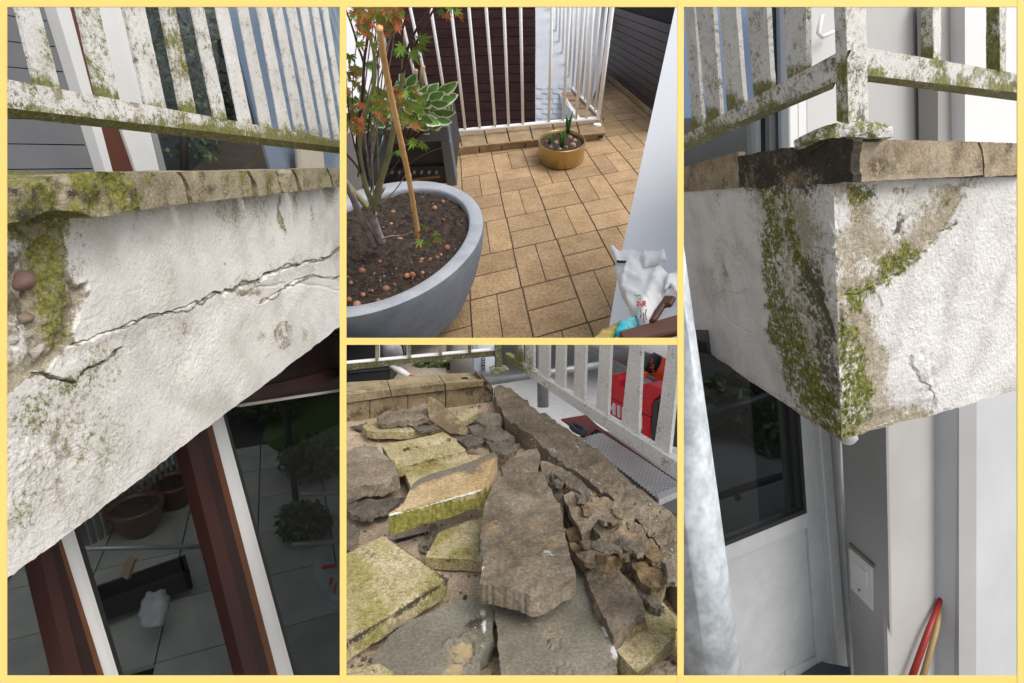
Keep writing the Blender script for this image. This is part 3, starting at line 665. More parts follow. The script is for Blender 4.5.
wf = Plane(pt(550, 100, 12.6), -FW+UP*.5)
lw = thing('lower_wall', 'pale grey painted brick wall showing below the white fascia', 'wall', hitp(wf, 550, 125))
M_lb = mat('pale_brick', [(.38, .41, .46), (.44, .47, .52)], 5, .8, .1, var=.08)
prism('mortar', [(535.8, -6), (606, -6), (606, 60), (580, 135), (535.8, 135)], wf.shift(-.02), .05, mat('grey_mortar', [(.42, .44, .48), (.48, .50, .54)], 5, .9, 0), lw)
for r in range(9):
    for q in range(3):
        x0 = 536.5+q*11+(r % 2)*5.5; y0 = 84+r*5
        prism('brick', [(x0, y0), (x0+10.4, y0+.6), (x0+10.4, y0+5), (x0, y0+4.4)], wf, .05, M_lb, lw)
# dark brown cladding behind the front rail
CP = plane_dirs(pt(470, 70, 13.5), RT*1.0+FW*.04, UP2)
M_clad = mat('maroon_cladding', [(.060, .025, .026), (.085, .037, .037), (.105, .048, .046)], 5, .55, .12, 40, var=.10, stretch=(.4, 1, 1))
cw = thing('maroon_wall', 'dark maroon plank clad wall behind the white front railing', 'wall', hitp(CP, 470, 128))
prism('backing', [(385, -6), (535, -6), (535, 140), (385, 140)], CP.shift(-.03), .05, mat('black_gap', [(.006, .004, .004), (.01, .006, .006)], 5, .8, 0), cw)
for k in range(16):
    y0 = -8+k*9.2; sl = lambda u: -.02*(u-470)
    x1 = 535.3
    prism('plank', [(383, y0+sl(383)), (x1, y0+sl(x1)), (x1, y0+8.5+sl(x1)), (383, y0+8.5+sl(383))], CP, .03, M_clad, cw)
# dark cladding right
m0, m1 = hitp(FL, 592, 66), hitp(FL, 655, 119)
DP = plane_dirs(m0, m1-m0, UP2)
M_clad2 = mat('charcoal_cladding', [(.024, .014, .016), (.036, .021, .023), (.046, .028, .029)], 5, .5, .12, 40, var=.12)
dw = thing('charcoal_wall', 'charcoal plank clad wall sloping back along the right edge of the floor', 'wall', m1)
prism('backing', [(585, -10), (690, -10), (690, 150), (650, 114), (596, 68), (585, 60)], DP.shift(-.04), .05, MATS['black_gap'], dw)
for k in range(12):
    t0, t1 = k/10.2-.15, (k+.93)/10.2-.15
    def yl(u, t):      # fan between the lowest joint and the top joint
        lo = 68.5+(u-596)*.845; hi = 3+(u-596)*.32
        return lo+(hi-lo)*t
    prism('plank', [(584, yl(584, t0)), (690, yl(690, t0)), (690, yl(690, t1)), (584, yl(584, t1))], DP, .03, M_clad2, dw)
sk = thing('skirting', 'sandy tile skirting along the foot of the charcoal wall', 'skirting', hitp(FL, 625, 95))
for a, b in ((585, 604), (604.8, 620), (620.8, 636), (636.8, 658)):
    g = lambda u: 68.5+(u-596)*.845
    prism('skirting_tile', [(a, g(a)-3.2), (b, g(b)-3.4), (b, g(b)+1.5), (a, g(a)+1.2)], DP.shift(.05), .09, M_edge, sk)
# white rendered pillar on the right
PW = plane_dirs(hitp(FL, 615, 290), ray(655, 120)*.0+hitp(FL, 640, 330)-hitp(FL, 615, 290), UP2)
PW = Plane(pt(645, 290, 4.75), -FW*.8-RT*.45+UP*.32)
M_pil = mat('blue_white_render', [(.76, .785, .83), (.80, .82, .86)], 2.5, .75, .06, 60, var=0)
o = prism('white_pillar', [(677.6, -4), (690, -4), (700, 345), (606, 345), (611, 315), (622.8, 247.5)], PW, .25, M_pil)
tag(o, 'smooth white rendered wall rising behind the plastic bag', 'wall')
# brass bowl
bb = thing('brass_bowl', 'round brass bowl of sprouting bulbs on the tiles by the ledge', 'bowl', hitp(FL, 561.5, 156))
def ring(pl, cx, cy, a, b, n=40, rot=0):
    q = np.linspace(0, 2*math.pi, n, endpoint=False); x, y = a*np.cos(q), b*np.sin(q)
    return pl.hit(cx+x*math.cos(rot)-y*math.sin(rot), cy+x*math.sin(rot)+y*math.cos(rot))
def loft(name, rings, m, par, cap0=False, cap1=False, smooth=True, **k):
    n = len(rings[0]); V = np.vstack(rings); Fc = [[r*n+i, r*n+(i+1) % n, (r+1)*n+(i+1) % n, (r+1)*n+i] for r in range(len(rings)-1) for i in range(n)]
    if cap0: Fc.append(list(range(n)))
    if cap1: Fc.append(list(range(len(V)-1, len(V)-n-1, -1)))
    return mk(name, V, Fc, m, par, smooth=smooth, **k)
M_brass = mat('brushed_brass', [(.46, .325, .13), (.56, .41, .18)], 5, .38, .1, 60, metal=.85, var=0)
hb_ = .36
R_top = raised(hb_); Ra = ring(R_top, 562, 140.7, 23.6, 11.2); cR = Ra.mean(0)
sc = lambda Rg, s, dh=0: Rg.mean(0)+(Rg-Rg.mean(0))*s+UP2*dh
# height so that the foot of the wall lands on the floor
dn = -hb_
loft('bowl_body', [sc(Ra, .90, dn), sc(Ra, .96, dn), sc(Ra, .985, dn+.03), sc(Ra, 1.0, -.03), Ra, sc(Ra, .985, .008), sc(Ra, .955, 0), sc(Ra, .945, -.12)], M_brass, bb, cap0=True)
def soil_bed(name, Rg, par, n=26, amp=.02, m=None, dome=.0):
    c = Rg.mean(0); rings_ = []
    for s in np.linspace(1, .04, n):
        X = c+(Rg-c)*s; X = X+UP2*((fbm(X, .09, 3, 4)*amp)+dome*(1-s*s))[:, None]; rings_.append(X)
    return loft(name, rings_, m or M_soil, par, cap1=True, smooth=False)
soil_bed('soil', sc(Ra, .95, -.07), bb, 14, .03)
M_bulb = mat('bulb_skin', [(.15, .085, .055), (.27, .17, .11), (.40, .30, .22)], 9, .6, .1, var=.15)
M_sht = mat('shoot_green', [(.04, .11, .02), (.08, .20, .035)], 9, .5, 0, var=.1)
BS = raised(hb_-.05)
def ball(name, c, r, m, par, el=(1, 1, 1), seg=8, rg=6, up=None):
    V = []; 
    for i in range(rg+1):
        a = math.pi*i/rg
        for s in range(seg): q = 2*math.pi*s/seg; V.append((math.sin(a)*math.cos(q)*el[0], math.sin(a)*math.sin(q)*el[1], math.cos(a)*el[2]))
    V = np.array(V)*r; U = up if up is not None else UP2; e1 = unit(np.cross(U, [.3, 1, .1])); e2 = np.cross(U, e1)
    V = V[:, :1]*e1+V[:, 1:2]*e2+V[:, 2:]*U; V = V*(1+.12*fbm(V+c, r*1.2, 2, 2))[:, None]+c
    Fc = [[i*seg+s, i*seg+(s+1) % seg, (i+1)*seg+(s+1) % seg, (i+1)*seg+s] for i in range(rg) for s in range(seg)]
    return mk(name, V, Fc, m, par, smooth=True)
for u, v, r in ((570, 137, .055), (573, 145, .07), (566, 147, .05), (556, 142, .05), (575, 140, .05), (564, 134, .045), (551, 147, .045), (560, 149, .05), (568, 132, .04), (548, 141, .045)):
    ball('bulb', hitp(BS, u, v)-UP2*.02, r*.8, M_bulb, bb, el=(1, .9, 1.1))
for u, v, L, nn in ((567.5, 133, .42, 3), (561.5, 147, .36, 3), (549.5, 143, .16, 2)):
    p = hitp(BS, u, v)
    for q in range(nn):
        a = q*2.2; lean = np.array([math.cos(a), math.sin(a)*.4, 0])*.12*L
        tube('shoot', [p, p+UP2*L*.5+lean*.5, p+UP2*L*(1-.15*q)+lean*1.3], [.028, .03, .004], M_sht, bb, seg=6)
# large grey planter
def conic(P):
    x, y = (P[:, 0]-410)/80, (P[:, 1]-250)/80; A = np.column_stack([x*x, x*y, y*y, x, y]); s = np.linalg.lstsq(A, np.ones(len(P)), rcond=None)[0]
    a, b, c, d, e = s; M2 = np.array([[a, b/2], [b/2, c]]); ctr = np.linalg.solve(2*M2, -np.array([d, e])); k = 1+ctr @ M2 @ ctr
    w_, Q = np.linalg.eigh(M2/k); q = np.linspace(0, 2*math.pi, 72, endpoint=False)
    X = ctr[:, None]+Q @ np.vstack([np.cos(q)/math.sqrt(w_[0]), np.sin(q)/math.sqrt(w_[1])]); return X[0]*80+410, X[1]*80+250
PO = np.array([(347, 318.5), (391, 306), (420, 295), (441, 283), (460, 267), (476, 246), (483.5, 228), (484.5, 217), (478, 203), (469, 196), (450, 187), (431, 182), (412, 180), (391, 181), (365, 188), (350, 194)], float)
PI_ = np.array([(347, 306.5), (391, 297), (420, 284), (437, 271), (458, 250), (469, 229), (471, 216), (462, 202), (447, 193), (431, 190), (410, 188.5), (391, 190), (365, 198), (350, 206)], float)
RM = Plane(pt(410, 245, 4.15), FL.n)
ou, ov = conic(PO); iu, iv = conic(PI_); Ro = RM.hit(ou, ov); Ri = RM.hit(iu, iv)
def align(Rg, ref): 
    k = np.argmin(np.linalg.norm(Rg-ref[0], axis=1)); Rg = np.roll(Rg, -k, 0)
    return Rg if np.linalg.norm(Rg[3]-ref[3]) < np.linalg.norm(Rg[-3]-ref[3]) else np.roll(Rg[::-1], 1, 0)
Ri = align(Ri, Ro)
gp = thing('grey_planter', 'large round blue grey planter filled with soil, holding the maple', 'planter', sc(Ro, 1, -.95).mean(0))
M_gp = mat('grey_fibreclay', [(.17, .19, .225), (.215, .235, .275), (.25, .27, .31)], 6, .65, .12, 50, fine=70, fineamt=.07, var=0)
loft('planter_body', [sc(Ro, .45, -.98), sc(Ro, .62, -.95), sc(Ro, .76, -.78), sc(Ro, .88, -.52), sc(Ro, .955, -.28), sc(Ro, .99, -.10), sc(Ro, 1.0, -.03), sc(Ro, .998, 0)], M_gp, gp, cap0=True)
M_gr = mat('grey_rim', [(.27, .29, .33), (.33, .35, .385), (.37, .39, .42)], 6, .65, .12, 50, fine=70, fineamt=.08, var=0)
loft('planter_rim', [sc(Ro, .998, -.005), sc(Ro, .99, .004), sc(Ri, 1.01, .004), Ri, sc(Ri, .985, -.03), sc(Ri, .97, -.16)], M_gr, gp)
SB = sc(Ri, .98, -.055)
soil_bed('soil', SB, gp, 60, .028, dome=.02)
SPL = Plane(SB.mean(0)+UP2*.015, FL.n)
M_clay = mat('clay_pebble', [(.24, .10, .055), (.33, .15, .085), (.40, .22, .14)], 15, .8, .3, var=.25)
cl_px = [(362, 320.6), (363, 295), (378, 301), (357, 305), (407, 276), (412.5, 275), (422, 260), (430, 259.5), (437, 258), (441, 255), (443.5, 220), (434.5, 208), (443, 202), (393, 212.5), (391, 224), (421, 263.5), (422.5, 273), (349, 300), (351, 283), (400, 240), (372, 291), (386, 289), (447, 248), (380, 262), (362, 271)]
for u, v in cl_px[1:]: ball('clay_pebble', hitp(SPL, u, v), RNG.uniform(.012, .028), M_clay, gp, seg=8, rg=5)
crumbs = []
def crumb_field(name, poly, pl, n, s0, s1, mats, par, up, lift=.3, kind='stuff', label=None):
    """little angular crumbs lying on a surface, one joined object"""
    P = np.array(poly); u0, v0 = P.min(0); u1, v1 = P.max(0); V = []; Fc = []; mi = []
    while len(V) < n*6:
        u, v = RNG.uniform(u0, u1), RNG.uniform(v0, v1)
        if not inpoly(np.array([u]), np.array([v]), poly)[0]: continue
        c = hitp(pl, u, v); s = RNG.uniform(s0, s1)*RNG.uniform(.4, 1); D = RNG.normal(size=(3, 3)); D = np.linalg.qr(D)[0]*np.array([1, .7, .5])[:, None]*s*RNG.uniform(.6, 1.2, (3, 1))
        b = len(V); c = c+up*s*lift; V += [c+D[0], c-D[0], c+D[1], c-D[1], c+D[2], c-D[2]]
        for i in (0, 1):
            for j in (2, 3):
                for k in (4, 5): Fc.append([b+i, b+j, b+k]); mi.append(int((b//6) % len(mats)))
    return mk(name, V, Fc, mats, par, mi=mi, kind=kind, label=label)
M_cr = [mat('soil_crumb', [(.028, .019, .014), (.05, .034, .025)], 20, .9, 0), mat('bark_crumb', [(.12, .07, .045), (.17, .10, .06)], 20, .9, 0), mat('pale_crumb', [(.22, .19, .15), (.30, .27, .22)], 20, .9, 0)]
crumb_field('soil_crumbs', [(347, 304), (391, 295), (420, 282), (437, 269), (457, 249), (468, 229), (470, 216), (461, 203), (431, 191), (391, 191), (347, 209)], SPL, 1500, .005, .016, [M_cr[0], M_cr[0], M_cr[1], M_cr[0], M_cr[0], M_cr[0], M_cr[2]], gp, UP2)
# black square planter
bp = thing('black_planter', 'square dark slate planter with a recessed front panel behind the maple', 'planter', hitp(FL, 420, 182))
M_bk = mat('slate_grey_wood', [(.10, .125, .155), (.135, .16, .195)], 5, .5, .1, 40, var=.05, stretch=(1, .3, 1))
M_bk2 = mat('charcoal_panel', [(.026, .028, .033), (.038, .041, .047)], 5, .5, .1, var=.05)
BP = plane_dirs(pt(420, 160, 7.0), RT*1.0-FW*.05, UP2)
prism('planter_front', [(383, 140), (447, 137), (455, 183), (372, 186)], BP.shift(-.10), .9, M_bk2, bp)
prism('top_board', [(386, 130), (448, 126.5), (450, 141), (383, 145)], BP, .16, M_bk, bp, bevel=.01)
prism('right_board', [(440.5, 141.5), (450, 141), (457, 186), (447, 187)], BP, .16, M_bk, bp, bevel=.01)
prism('left_board', [(382, 145), (391, 144.6), (380, 188), (366, 188)], BP, .16, M_bk, bp, bevel=.01)
prism('side_panel', [(343, 133), (385, 130), (366, 190), (343, 190)], BP.shift(-.18), .5, M_bk, bp)
prism('inner_rail', [(384, 168), (446, 166), (447, 172), (382, 175)], BP.shift(-.06), .05, M_bk2, bp)
for k in range(7): prism('slot_light', [(391+k*7.4, 171+.0*k), (393.6+k*7.4, 170.8), (393.2+k*7.4, 174), (390.6+k*7.4, 174.3)], BP.shift(-.055), .01, mat('slot_grey', [(.28, .30, .32), (.33, .35, .37)], 5, .6, 0), bp)
prism('tray_edge', [(405, 180.5), (440, 176.5), (440, 178), (405, 182)], BP.shift(.02), .02, mat('rusty_edge', [(.20, .10, .05), (.26, .14, .07)], 5, .8, 0), bp)
# neighbour's white wall, top left
o = prism('neighbour_wall', [(338, -6), (386, -6), (383, 140), (338, 140)], Plane(pt(360, 60, 12.5), -FW+UP*.35), .2, mat('bright_white_wall', [(.60, .61, .63), (.65, .66, .68)], 2, .7, .03, var=0)); tag(o, 'bright white wall at the far left behind the maple twigs', 'wall')
o = prism('stone_trough', [(343, 136), (350, 132), (362, 178), (361, 195), (343, 195)], BP.shift(.12), .2, mat('white_trough', [(.66, .67, .69), (.72, .73, .75)], 3, .7, 0)); tag(o, 'white slab edge beside the slate planter, behind the maple stems', 'slab')
# variegated shrub
M_vg = [mat('variegated_green', [(.09, .22, .045), (.15, .31, .08)], 14, .45, .05, var=.2), mat('cream_margin', [(.66, .67, .46), (.76, .76, .58)], 9, .5, 0, var=.08)]
def leaf_mesh(P0, dirv, nrm, L, W_, fold=.18):
    """ovate leaf with a cream margin: inner blade and outer border"""
    d = unit(dirv); s = unit(np.cross(nrm, d)); n = np.cross(d, s)
    prof = [(0, .06), (.18, .62), (.42, 1.0), (.68, .78), (.88, .36), (1.0, .0)]
    V = []; 
    for t, wd in prof:
        c = P0+d*L*t-n*L*.18*t*t
        for k in (-1, -.68, 0, .68, 1): V.append(c+s*W_/2*wd*k+n*abs(k)*W_*fold*wd)
    Fc = []; mi = []
    for r in range(len(prof)-1):
        for k in range(4): Fc.append([r*5+k, r*5+k+1, r*5+k+6, r*5+k+5]); mi.append(1 if k in (0, 3) or r == len(prof)-2 else 0)
    return np.array(V), Fc, mi
vs = thing('variegated_shrub', 'shrub with cream edged green leaves growing in the slate planter', 'shrub', hitp(BP, 415, 135)-UP2*.05)
VP = BP.shift(.1)
lv = [(431, 121, .1, 1.0), (448, 88, -.35, 1.1), (447, 98, -.1, 1.15), (444, 113, .15, 1.1), (436, 106, .2, 1.0), (425, 92, -.8, 1.0), (412, 80, -1.0, .9), (419, 88, -1.3, .9), (427, 103, -.5, .9), (425, 118, .7, .9), (418, 108, -.9, .9), (437, 96, -.5, .9), (409, 95, -2.0, .8),
      (400, 104, 2.6, .8), (407, 121, 1.8, .9), (372, 66, .3, .8), (368, 122, 2.3, 1.1), (376, 128, 2.4, 1.2), (384, 114, 2.9, .8), (352, 107, 2.9, .9), (350, 101, .2, .8), (362, 90, 1.0, .7), (395, 118, 1.6, .8), (415, 127, 1.3, .8), (404, 82, -2.2, .7), (429, 112, .4, .8), (440, 104, -.1, .9), (421, 98, .2, .8), (380, 106, 2.0, .9), (371, 112, 1.6, .9), (360, 114, 2.0, .9), (391, 98, -2.6, .7), (433, 89, -.9, .8), (358, 72, -.3, .8), (399, 88, -1.8, .7), (413, 115, .9, .9), (423, 126, .8, .8), (386, 124, 1.9, .8), (346, 118, 2.6, .8), (366, 100, .9, .7)]
ex_, ey_ = unit(hitp(VP, 430, 100)-hitp(VP, 400, 100)), unit(hitp(VP, 400, 110)-hitp(VP, 400, 90))
for k in range(60):
    u = RNG.uniform(350, 452); v = RNG.uniform(84, 130)
    if (u-400)**2/52**2+(v-112)**2/26**2 < 1: lv.append((u, v, RNG.uniform(-3, 3), RNG.uniform(.6, .9)))
for u, v, a, s in lv:
    p = hitp(VP.shift(RNG.uniform(-.15, .3)), u, v); d = ex_*math.cos(a)+ey_*math.sin(a)+VP.n*RNG.uniform(-.1, .35)
    L = .235*s; V, Fc, mi = leaf_mesh(p-d*L*.5, d, unit(VP.n+RNG.normal(size=3)*.28-ey_*.3), L, L*.62)
    mk('leaf', V, Fc, M_vg, vs, mi=mi, smooth=True, fixn=False)
M_twig = mat('shrub_twig', [(.09, .055, .035), (.15, .10, .06)], 12, .8, .2)
for k, (a, b) in enumerate((((412, 138), (430, 105)), ((408, 138), (418, 90)), ((400, 140), (385, 112)), ((390, 140), (366, 112)), ((416, 138), (440, 112)), ((404, 138), (405, 95)))):
    tube('stem', [hitp(VP, *a), hitp(VP.shift(.06), (a[0]+b[0])/2+3, (a[1]+b[1])/2), hitp(VP, *b)], [.022, .016, .008], M_twig, vs, seg=6)
for u, v, s in ((416, 78, .07), (423, 74, .05)): tube('dry_stub', [hitp(VP, u-2, v+12), hitp(VP, u, v-8)], [.03, .024], mat('dry_stub', [(.36, .25, .16), (.46, .34, .23)], 9, .8, 0), vs, seg=6)
# Japanese maple
MT = plane_dirs(pt(372, 260, 4.15), RT, UP2)
mp_ = thing('maple_tree', 'young maple with grey green stems and orange tipped leaves in the round planter', 'tree', hitp(MT, 374, 245))
M_bark = mat('maple_bark', [(.16, .13, .115), (.28, .235, .21), (.38, .34, .31)], 18, .8, .4, 60, var=.1)
M_grn = mat('green_stem', [(.17, .185, .07), (.25, .25, .11), (.28, .23, .17)], 16, .7, .2, var=.1)
M_pur = mat('purple_twig', [(.055, .028, .030), (.09, .045, .045)], 14, .6, .1, var=.1)
def limb(name, pts, w0, w1, m, dep=None, seg=8):
    P = np.array(pts, float); n = len(P); s = np.linspace(0, 1, n)
    t = np.linspace(0, 1, max(8, n*5)); u = np.interp(t, s, P[:, 0]); v = np.interp(t, s, P[:, 1]); k = np.ones(5)/5
    if n > 2:
        u2 = np.convolve(np.pad(u, 2, 'edge'), k, 'valid'); v2 = np.convolve(np.pad(v, 2, 'edge'), k, 'valid'); u2[0], u2[-1], v2[0], v2[-1] = u[0], u[-1], v[0], v[-1]; u, v = u2, v2
    u = u+.5*vnoise(np.column_stack([v*.09, u*0+len(pts), u*0]), 1, len(bpy.data.objects) % 50); off = dep if dep else (0, 0)
    A = np.array([MT.shift(off[0]+(off[1]-off[0])*x).hit(np.array(a), np.array(b)) for a, b, x in zip(u, v, t)])
    dt = (A-CAM) @ FW; return tube(name, A, np.linspace(w0, w1, len(t))/2*dt/F, m, mp_, seg)
limb('trunk', [(375, 246), (368, 232), (360, 215), (352, 196), (344, 180)], 9.5, 6, M_bark)
limb('trunk', [(382, 243), (376, 226), (371, 212), (374, 200), (383, 186)], 8.5, 7, M_bark)
limb('branch', [(376, 216), (366, 206), (355, 193), (343, 178)], 6.5, 5, M_grn, (0, -.1))
limb('branch', [(372, 210), (378, 190), (386, 165), (392, 140), (396, 118), (400, 92), (404, 66), (403, 40), (399, 5), (398, -4)], 7.5, 2.6, M_grn, (0, .1))
limb('branch', [(372, 205), (364, 180), (360, 158), (358, 140), (366, 112), (374, 85), (376, 60), (368, 30), (362, 5), (360, -4)], 6, 2.4, M_grn, (0, .15))
limb('branch', [(357, 150), (359, 120), (363, 90), (364, 60), (368, 35), (371, 15), (372, -4)], 3.8, 2.2, M_pur, (.05, .05))
limb('branch', [(404, 66), (410, 40), (422, 20), (436, 0)], 3, 1.8, M_pur, (.08, .1))
limb('branch', [(402, 72), (414, 48), (428, 20), (440, -3)], 3, 1.8, M_pur, (.08, .15))
limb('branch', [(402, 58), (401, 35), (408, 8), (410, -4)], 2.6, 1.6, M_pur, (.08, .1))
limb('branch', [(364, 64), (356, 40), (347, 12), (343, 0)], 2.6, 1.6, M_pur)
limb('branch', [(376, 60), (383, 35), (388, 10), (390, -4)], 2.6, 1.6, M_pur)
limb('twig', [(366, 152), (380, 132), (392, 124)], 1.8, 1.0, M_pur)
limb('twig', [(343, 150), (354, 162), (366, 182), (370, 196)], 2.4, 1.8, M_pur)
limb('twig', [(385, 178), (400, 160), (404, 148), (402, 140)], 1.5, .8, M_pur, (.1, .1))
limb('twig', [(397, 178), (408, 165), (424, 154), (447, 146)], 1.6, .7, M_pur, (.1, .1))
limb('twig', [(378, 240), (392, 236), (404, 236), (412, 232)], 2.6, 1.4, M_bark, (.0, .1))
limb('twig', [(379, 205), (392, 194), (404, 178), (408, 170)], 1.6, .9, M_bark, (.1, .1))
limb('twig', [(368, 176), (374, 150), (380, 122)], 1.5, .8, M_pur); limb('twig', [(392, 140), (398, 130), (402, 118)], 1.5, .8, M_pur)
limb('twig', [(345, 100), (352, 92), (362, 80)], 1.2, .7, M_pur); limb('twig', [(350, 10), (366, 26), (380, 48)], 1.2, .8, M_pur)
for k in range(12):
    x0 = RNG.uniform(352, 384); x1 = x0+RNG.uniform(-14, 16); x2 = x1+RNG.uniform(-14, 22)
    limb('twig', [(x0, RNG.uniform(150, 225)), (x1, RNG.uniform(90, 130)), ((x1+x2)/2, RNG.uniform(45, 70)), (x2, RNG.uniform(-4, 30))], RNG.uniform(1.4, 2.4), .8, [M_pur, M_bark, M_grn][k % 3], (RNG.uniform(-.05, .1), RNG.uniform(-.05, .15)))
MLF = [mat('maple_green', [(.13, .23, .03), (.21, .33, .05)], 16, .5, 0, var=.2), mat('maple_orange', [(.46, .13, .045), (.60, .23, .09)], 16, .55, 0, var=.2), mat('maple_olive', [(.19, .20, .045), (.30, .25, .06)], 16, .55, 0, var=.2), mat('maple_red', [(.30, .06, .03), (.40, .10, .05)], 16, .55, 0, var=.2)]
def maple(u, v, px, a, kind, dep=.1, nl=7):
    px = px*.95
    """palmate leaf with narrow pointed lobes; tips may be scorched"""
    pl = MT.shift(dep+RNG.uniform(-.05, .12)); c = hitp(pl, u, v); t = (c-CAM) @ FW; L = px*t/F
    ex = unit(hitp(pl, u+5, v)-c); ey = unit(hitp(pl, u, v+5)-c); nn = unit(np.cross(ex, ey)+RNG.normal(size=3)*.35)
    ex = unit(ex-nn*(ex @ nn)); ey = np.cross(nn, ex); ey = ey if ey @ (hitp(pl, u, v+5)-c) > 0 else -ey
    V = [c]; Fc = []; mi = []
    for k in range(nl):
        th = a+(k-(nl-1)/2)*(4.4/nl); d = ex*math.cos(th)+ey*math.sin(th); s = np.cross(nn, d); l = L*(1-.5*abs(k-(nl-1)/2)/((nl-1)/2))
        dr = -nn*l*RNG.uniform(-.05, .25); b = len(V)
        V += [c+d*l*.32+s*l*.13, c+d*l*.32-s*l*.13, c+d*l*.62+s*l*.12+dr*.4, c+d*l*.62-s*l*.12+dr*.4, c+d*l+dr]
        Fc += [[0, b, b+1], [b, b+2, b+3, b+1], [b+2, b+4, b+3]]
        tip = {0: 0, 1: 1, 2: 0, 3: 3}[kind] if kind != 2 else 1
        base = {0: 0, 1: 1, 2: 0, 3: 2}[kind]
        mi += [base, base, tip if RNG.random() < .75 else base]
    mk('leaf', V, Fc, MLF, mp_, mi=mi, fixn=False)
for x in [(358, 10, 12, 1.2, 1), (366, 14, 12, 2.0, 1), (352, 14, 10, 1.9, 2), (375, 12, 11, 1.4, 1), (380, 20, 13, 1.6, 1), (386, 12, 12, 1.2, 1), (392, 24, 12, 1.9, 1), (398, 12, 12, .9, 2), (385, 20, 10, 1.6, 0), (390, 16, 12, 1.9, 0), (404, 16, 10, .9, 1), (380, 6, 12, 1.5, 1), (370, 22, 9, 2.2, 1), (362, 4, 10, 1.5, 2), (397, 26, 9, 1.2, 1), (388, 28, 9, 1.4, 2),
          (440, 10, 9, 1.2, 2), (446, 14, 9, .9, 1), (456, 11, 9, .4, 2), (460, 15, 8, .8, 1), (450, 6, 9, 1.4, 0),
          (415, 45, 18, .2, 0), (420, 40, 16, -.2, 0), (412, 52, 15, 1.0, 0), (402, 46, 14, 2.1, 0), (398, 50, 12, 1.6, 0),
          (350, 55, 13, 1.9, 2), (348, 72, 15, 1.7, 3), (352, 80, 14, 1.6, 3), (346, 88, 12, 1.9, 3), (360, 42, 11, 1.3, 2), (353, 66, 13, 1.2, 3), (374, 44, 9, 1.4, 2), (349, 115, 13, 1.3, 3), (356, 120, 12, 1.5, 1), (347, 122, 12, 1.8, 3), (360, 118, 8, 1.1, 1),
          (380, 96, 10, 1.5, 2), (376, 104, 9, 1.9, 2), (386, 104, 9, 1.4, 2), (384, 92, 9, 1.0, 2), (378, 112, 8, 1.6, 1), (390, 98, 8, 1.2, 1), (372, 96, 8, 1.8, 0), (388, 90, 8, .8, 2),
          (404, 92, 10, 1.3, 0), (410, 98, 10, 1.5, 2), (415, 104, 10, 1.5, 0), (408, 108, 9, 1.7, 2), (416, 96, 9, 1.0, 2), (412, 88, 9, .8, 2), (402, 100, 8, 1.8, 1), (418, 110, 10, 1.3, 0), (410, 116, 10, 1.6, 0), (404, 112, 8, 1.6, 2), (420, 120, 10, 1.4, 0), (399, 94, 7, 1.0, 1), (414, 122, 9, 1.2, 2),
          (420, 143, 11, .7, 0), (424, 146, 10, 1.4, 0), (413, 142, 10, 2.3, 0), (394, 152, 8, 1.4, 0), (398, 151, 7, 1.1, 0), (415, 139, 8, 1.9, 0)]:
    maple(*x)
for k in range(110):
    u = RNG.choice([RNG.uniform(347, 402), RNG.uniform(356, 400)]); v = RNG.uniform(0, 34) if k % 2 else RNG.uniform(2, 22)
    if u < 356 and v > 24: continue
    maple(u, v, RNG.uniform(6, 10), RNG.uniform(.6, 2.4), int(RNG.choice([1, 1, 1, 2, 0, 3])), dep=.16)
for k in range(80):
    u, v = [(RNG.uniform(372, 394), RNG.uniform(88, 120)), (RNG.uniform(396, 424), RNG.uniform(86, 126))][k % 2]
    maple(u, v, RNG.uniform(6, 9), RNG.uniform(.4, 2.6), int(RNG.choice([0, 2, 2, 1, 0])))
for k in range(16): maple(RNG.uniform(346, 362), RNG.uniform(58, 130), RNG.uniform(7, 11), RNG.uniform(1, 2.2), int(RNG.choice([3, 3, 2, 1, 0])))
# seedling at the foot of the cane
ml = thing('maple_seedling', 'small red tipped maple shoot at the foot of the bamboo cane', 'seedling', hitp(SPL, 420, 238))
_keep = mp_; mp_ = ml
for x in [(424, 226, 9, 1.2, 2), (420, 240, 10, 2.2, 2), (427, 241, 11, 1.7, 0), (434, 233, 9, .7, 2), (437, 238, 9, 1.0, 2), (425, 246, 9, 1.6, 2), (419, 234, 8, 2.6, 1), (430, 228, 8, .5, 1)]: maple(*x, dep=.12)
limb('stem', [(420, 236), (424, 234), (430, 236)], 1.5, 1, M_pur, (.1, .12)); mp_ = _keep
# bamboo cane
bc = thing('bamboo_cane', 'tan bamboo cane standing in the planter among the maple stems', 'cane', hitp(SPL, 418, 229))
M_bam = mat('bamboo', [(.52, .28, .10), (.62, .36, .14), (.68, .43, .20)], 9, .45, .08, var=.06)
cs_ = [(417.5, 230), (413, 203), (408.5, 176), (402, 146), (395.5, 117), (388, 82), (383, 54), (379.3, 28)]
for k, (a, b) in enumerate(zip(cs_[:-1], cs_[1:])):
    pa, pb = hitp(MT.shift(.16+.05*k), *a), hitp(MT.shift(.16+.05*(k+1)), *b); r = (5.0+1.8*k/6)/2*((pa-CAM) @ FW)/F
    tube('cane_segment', [pa, pa+(pb-pa)*.04, pa+(pb-pa)*.1, pa+(pb-pa)*.9, pa+(pb-pa)*.97, pb], [r*1.1, r*1.08, r*.96, r*.96, r*1.04, r*1.1], M_bam, bc, seg=10)
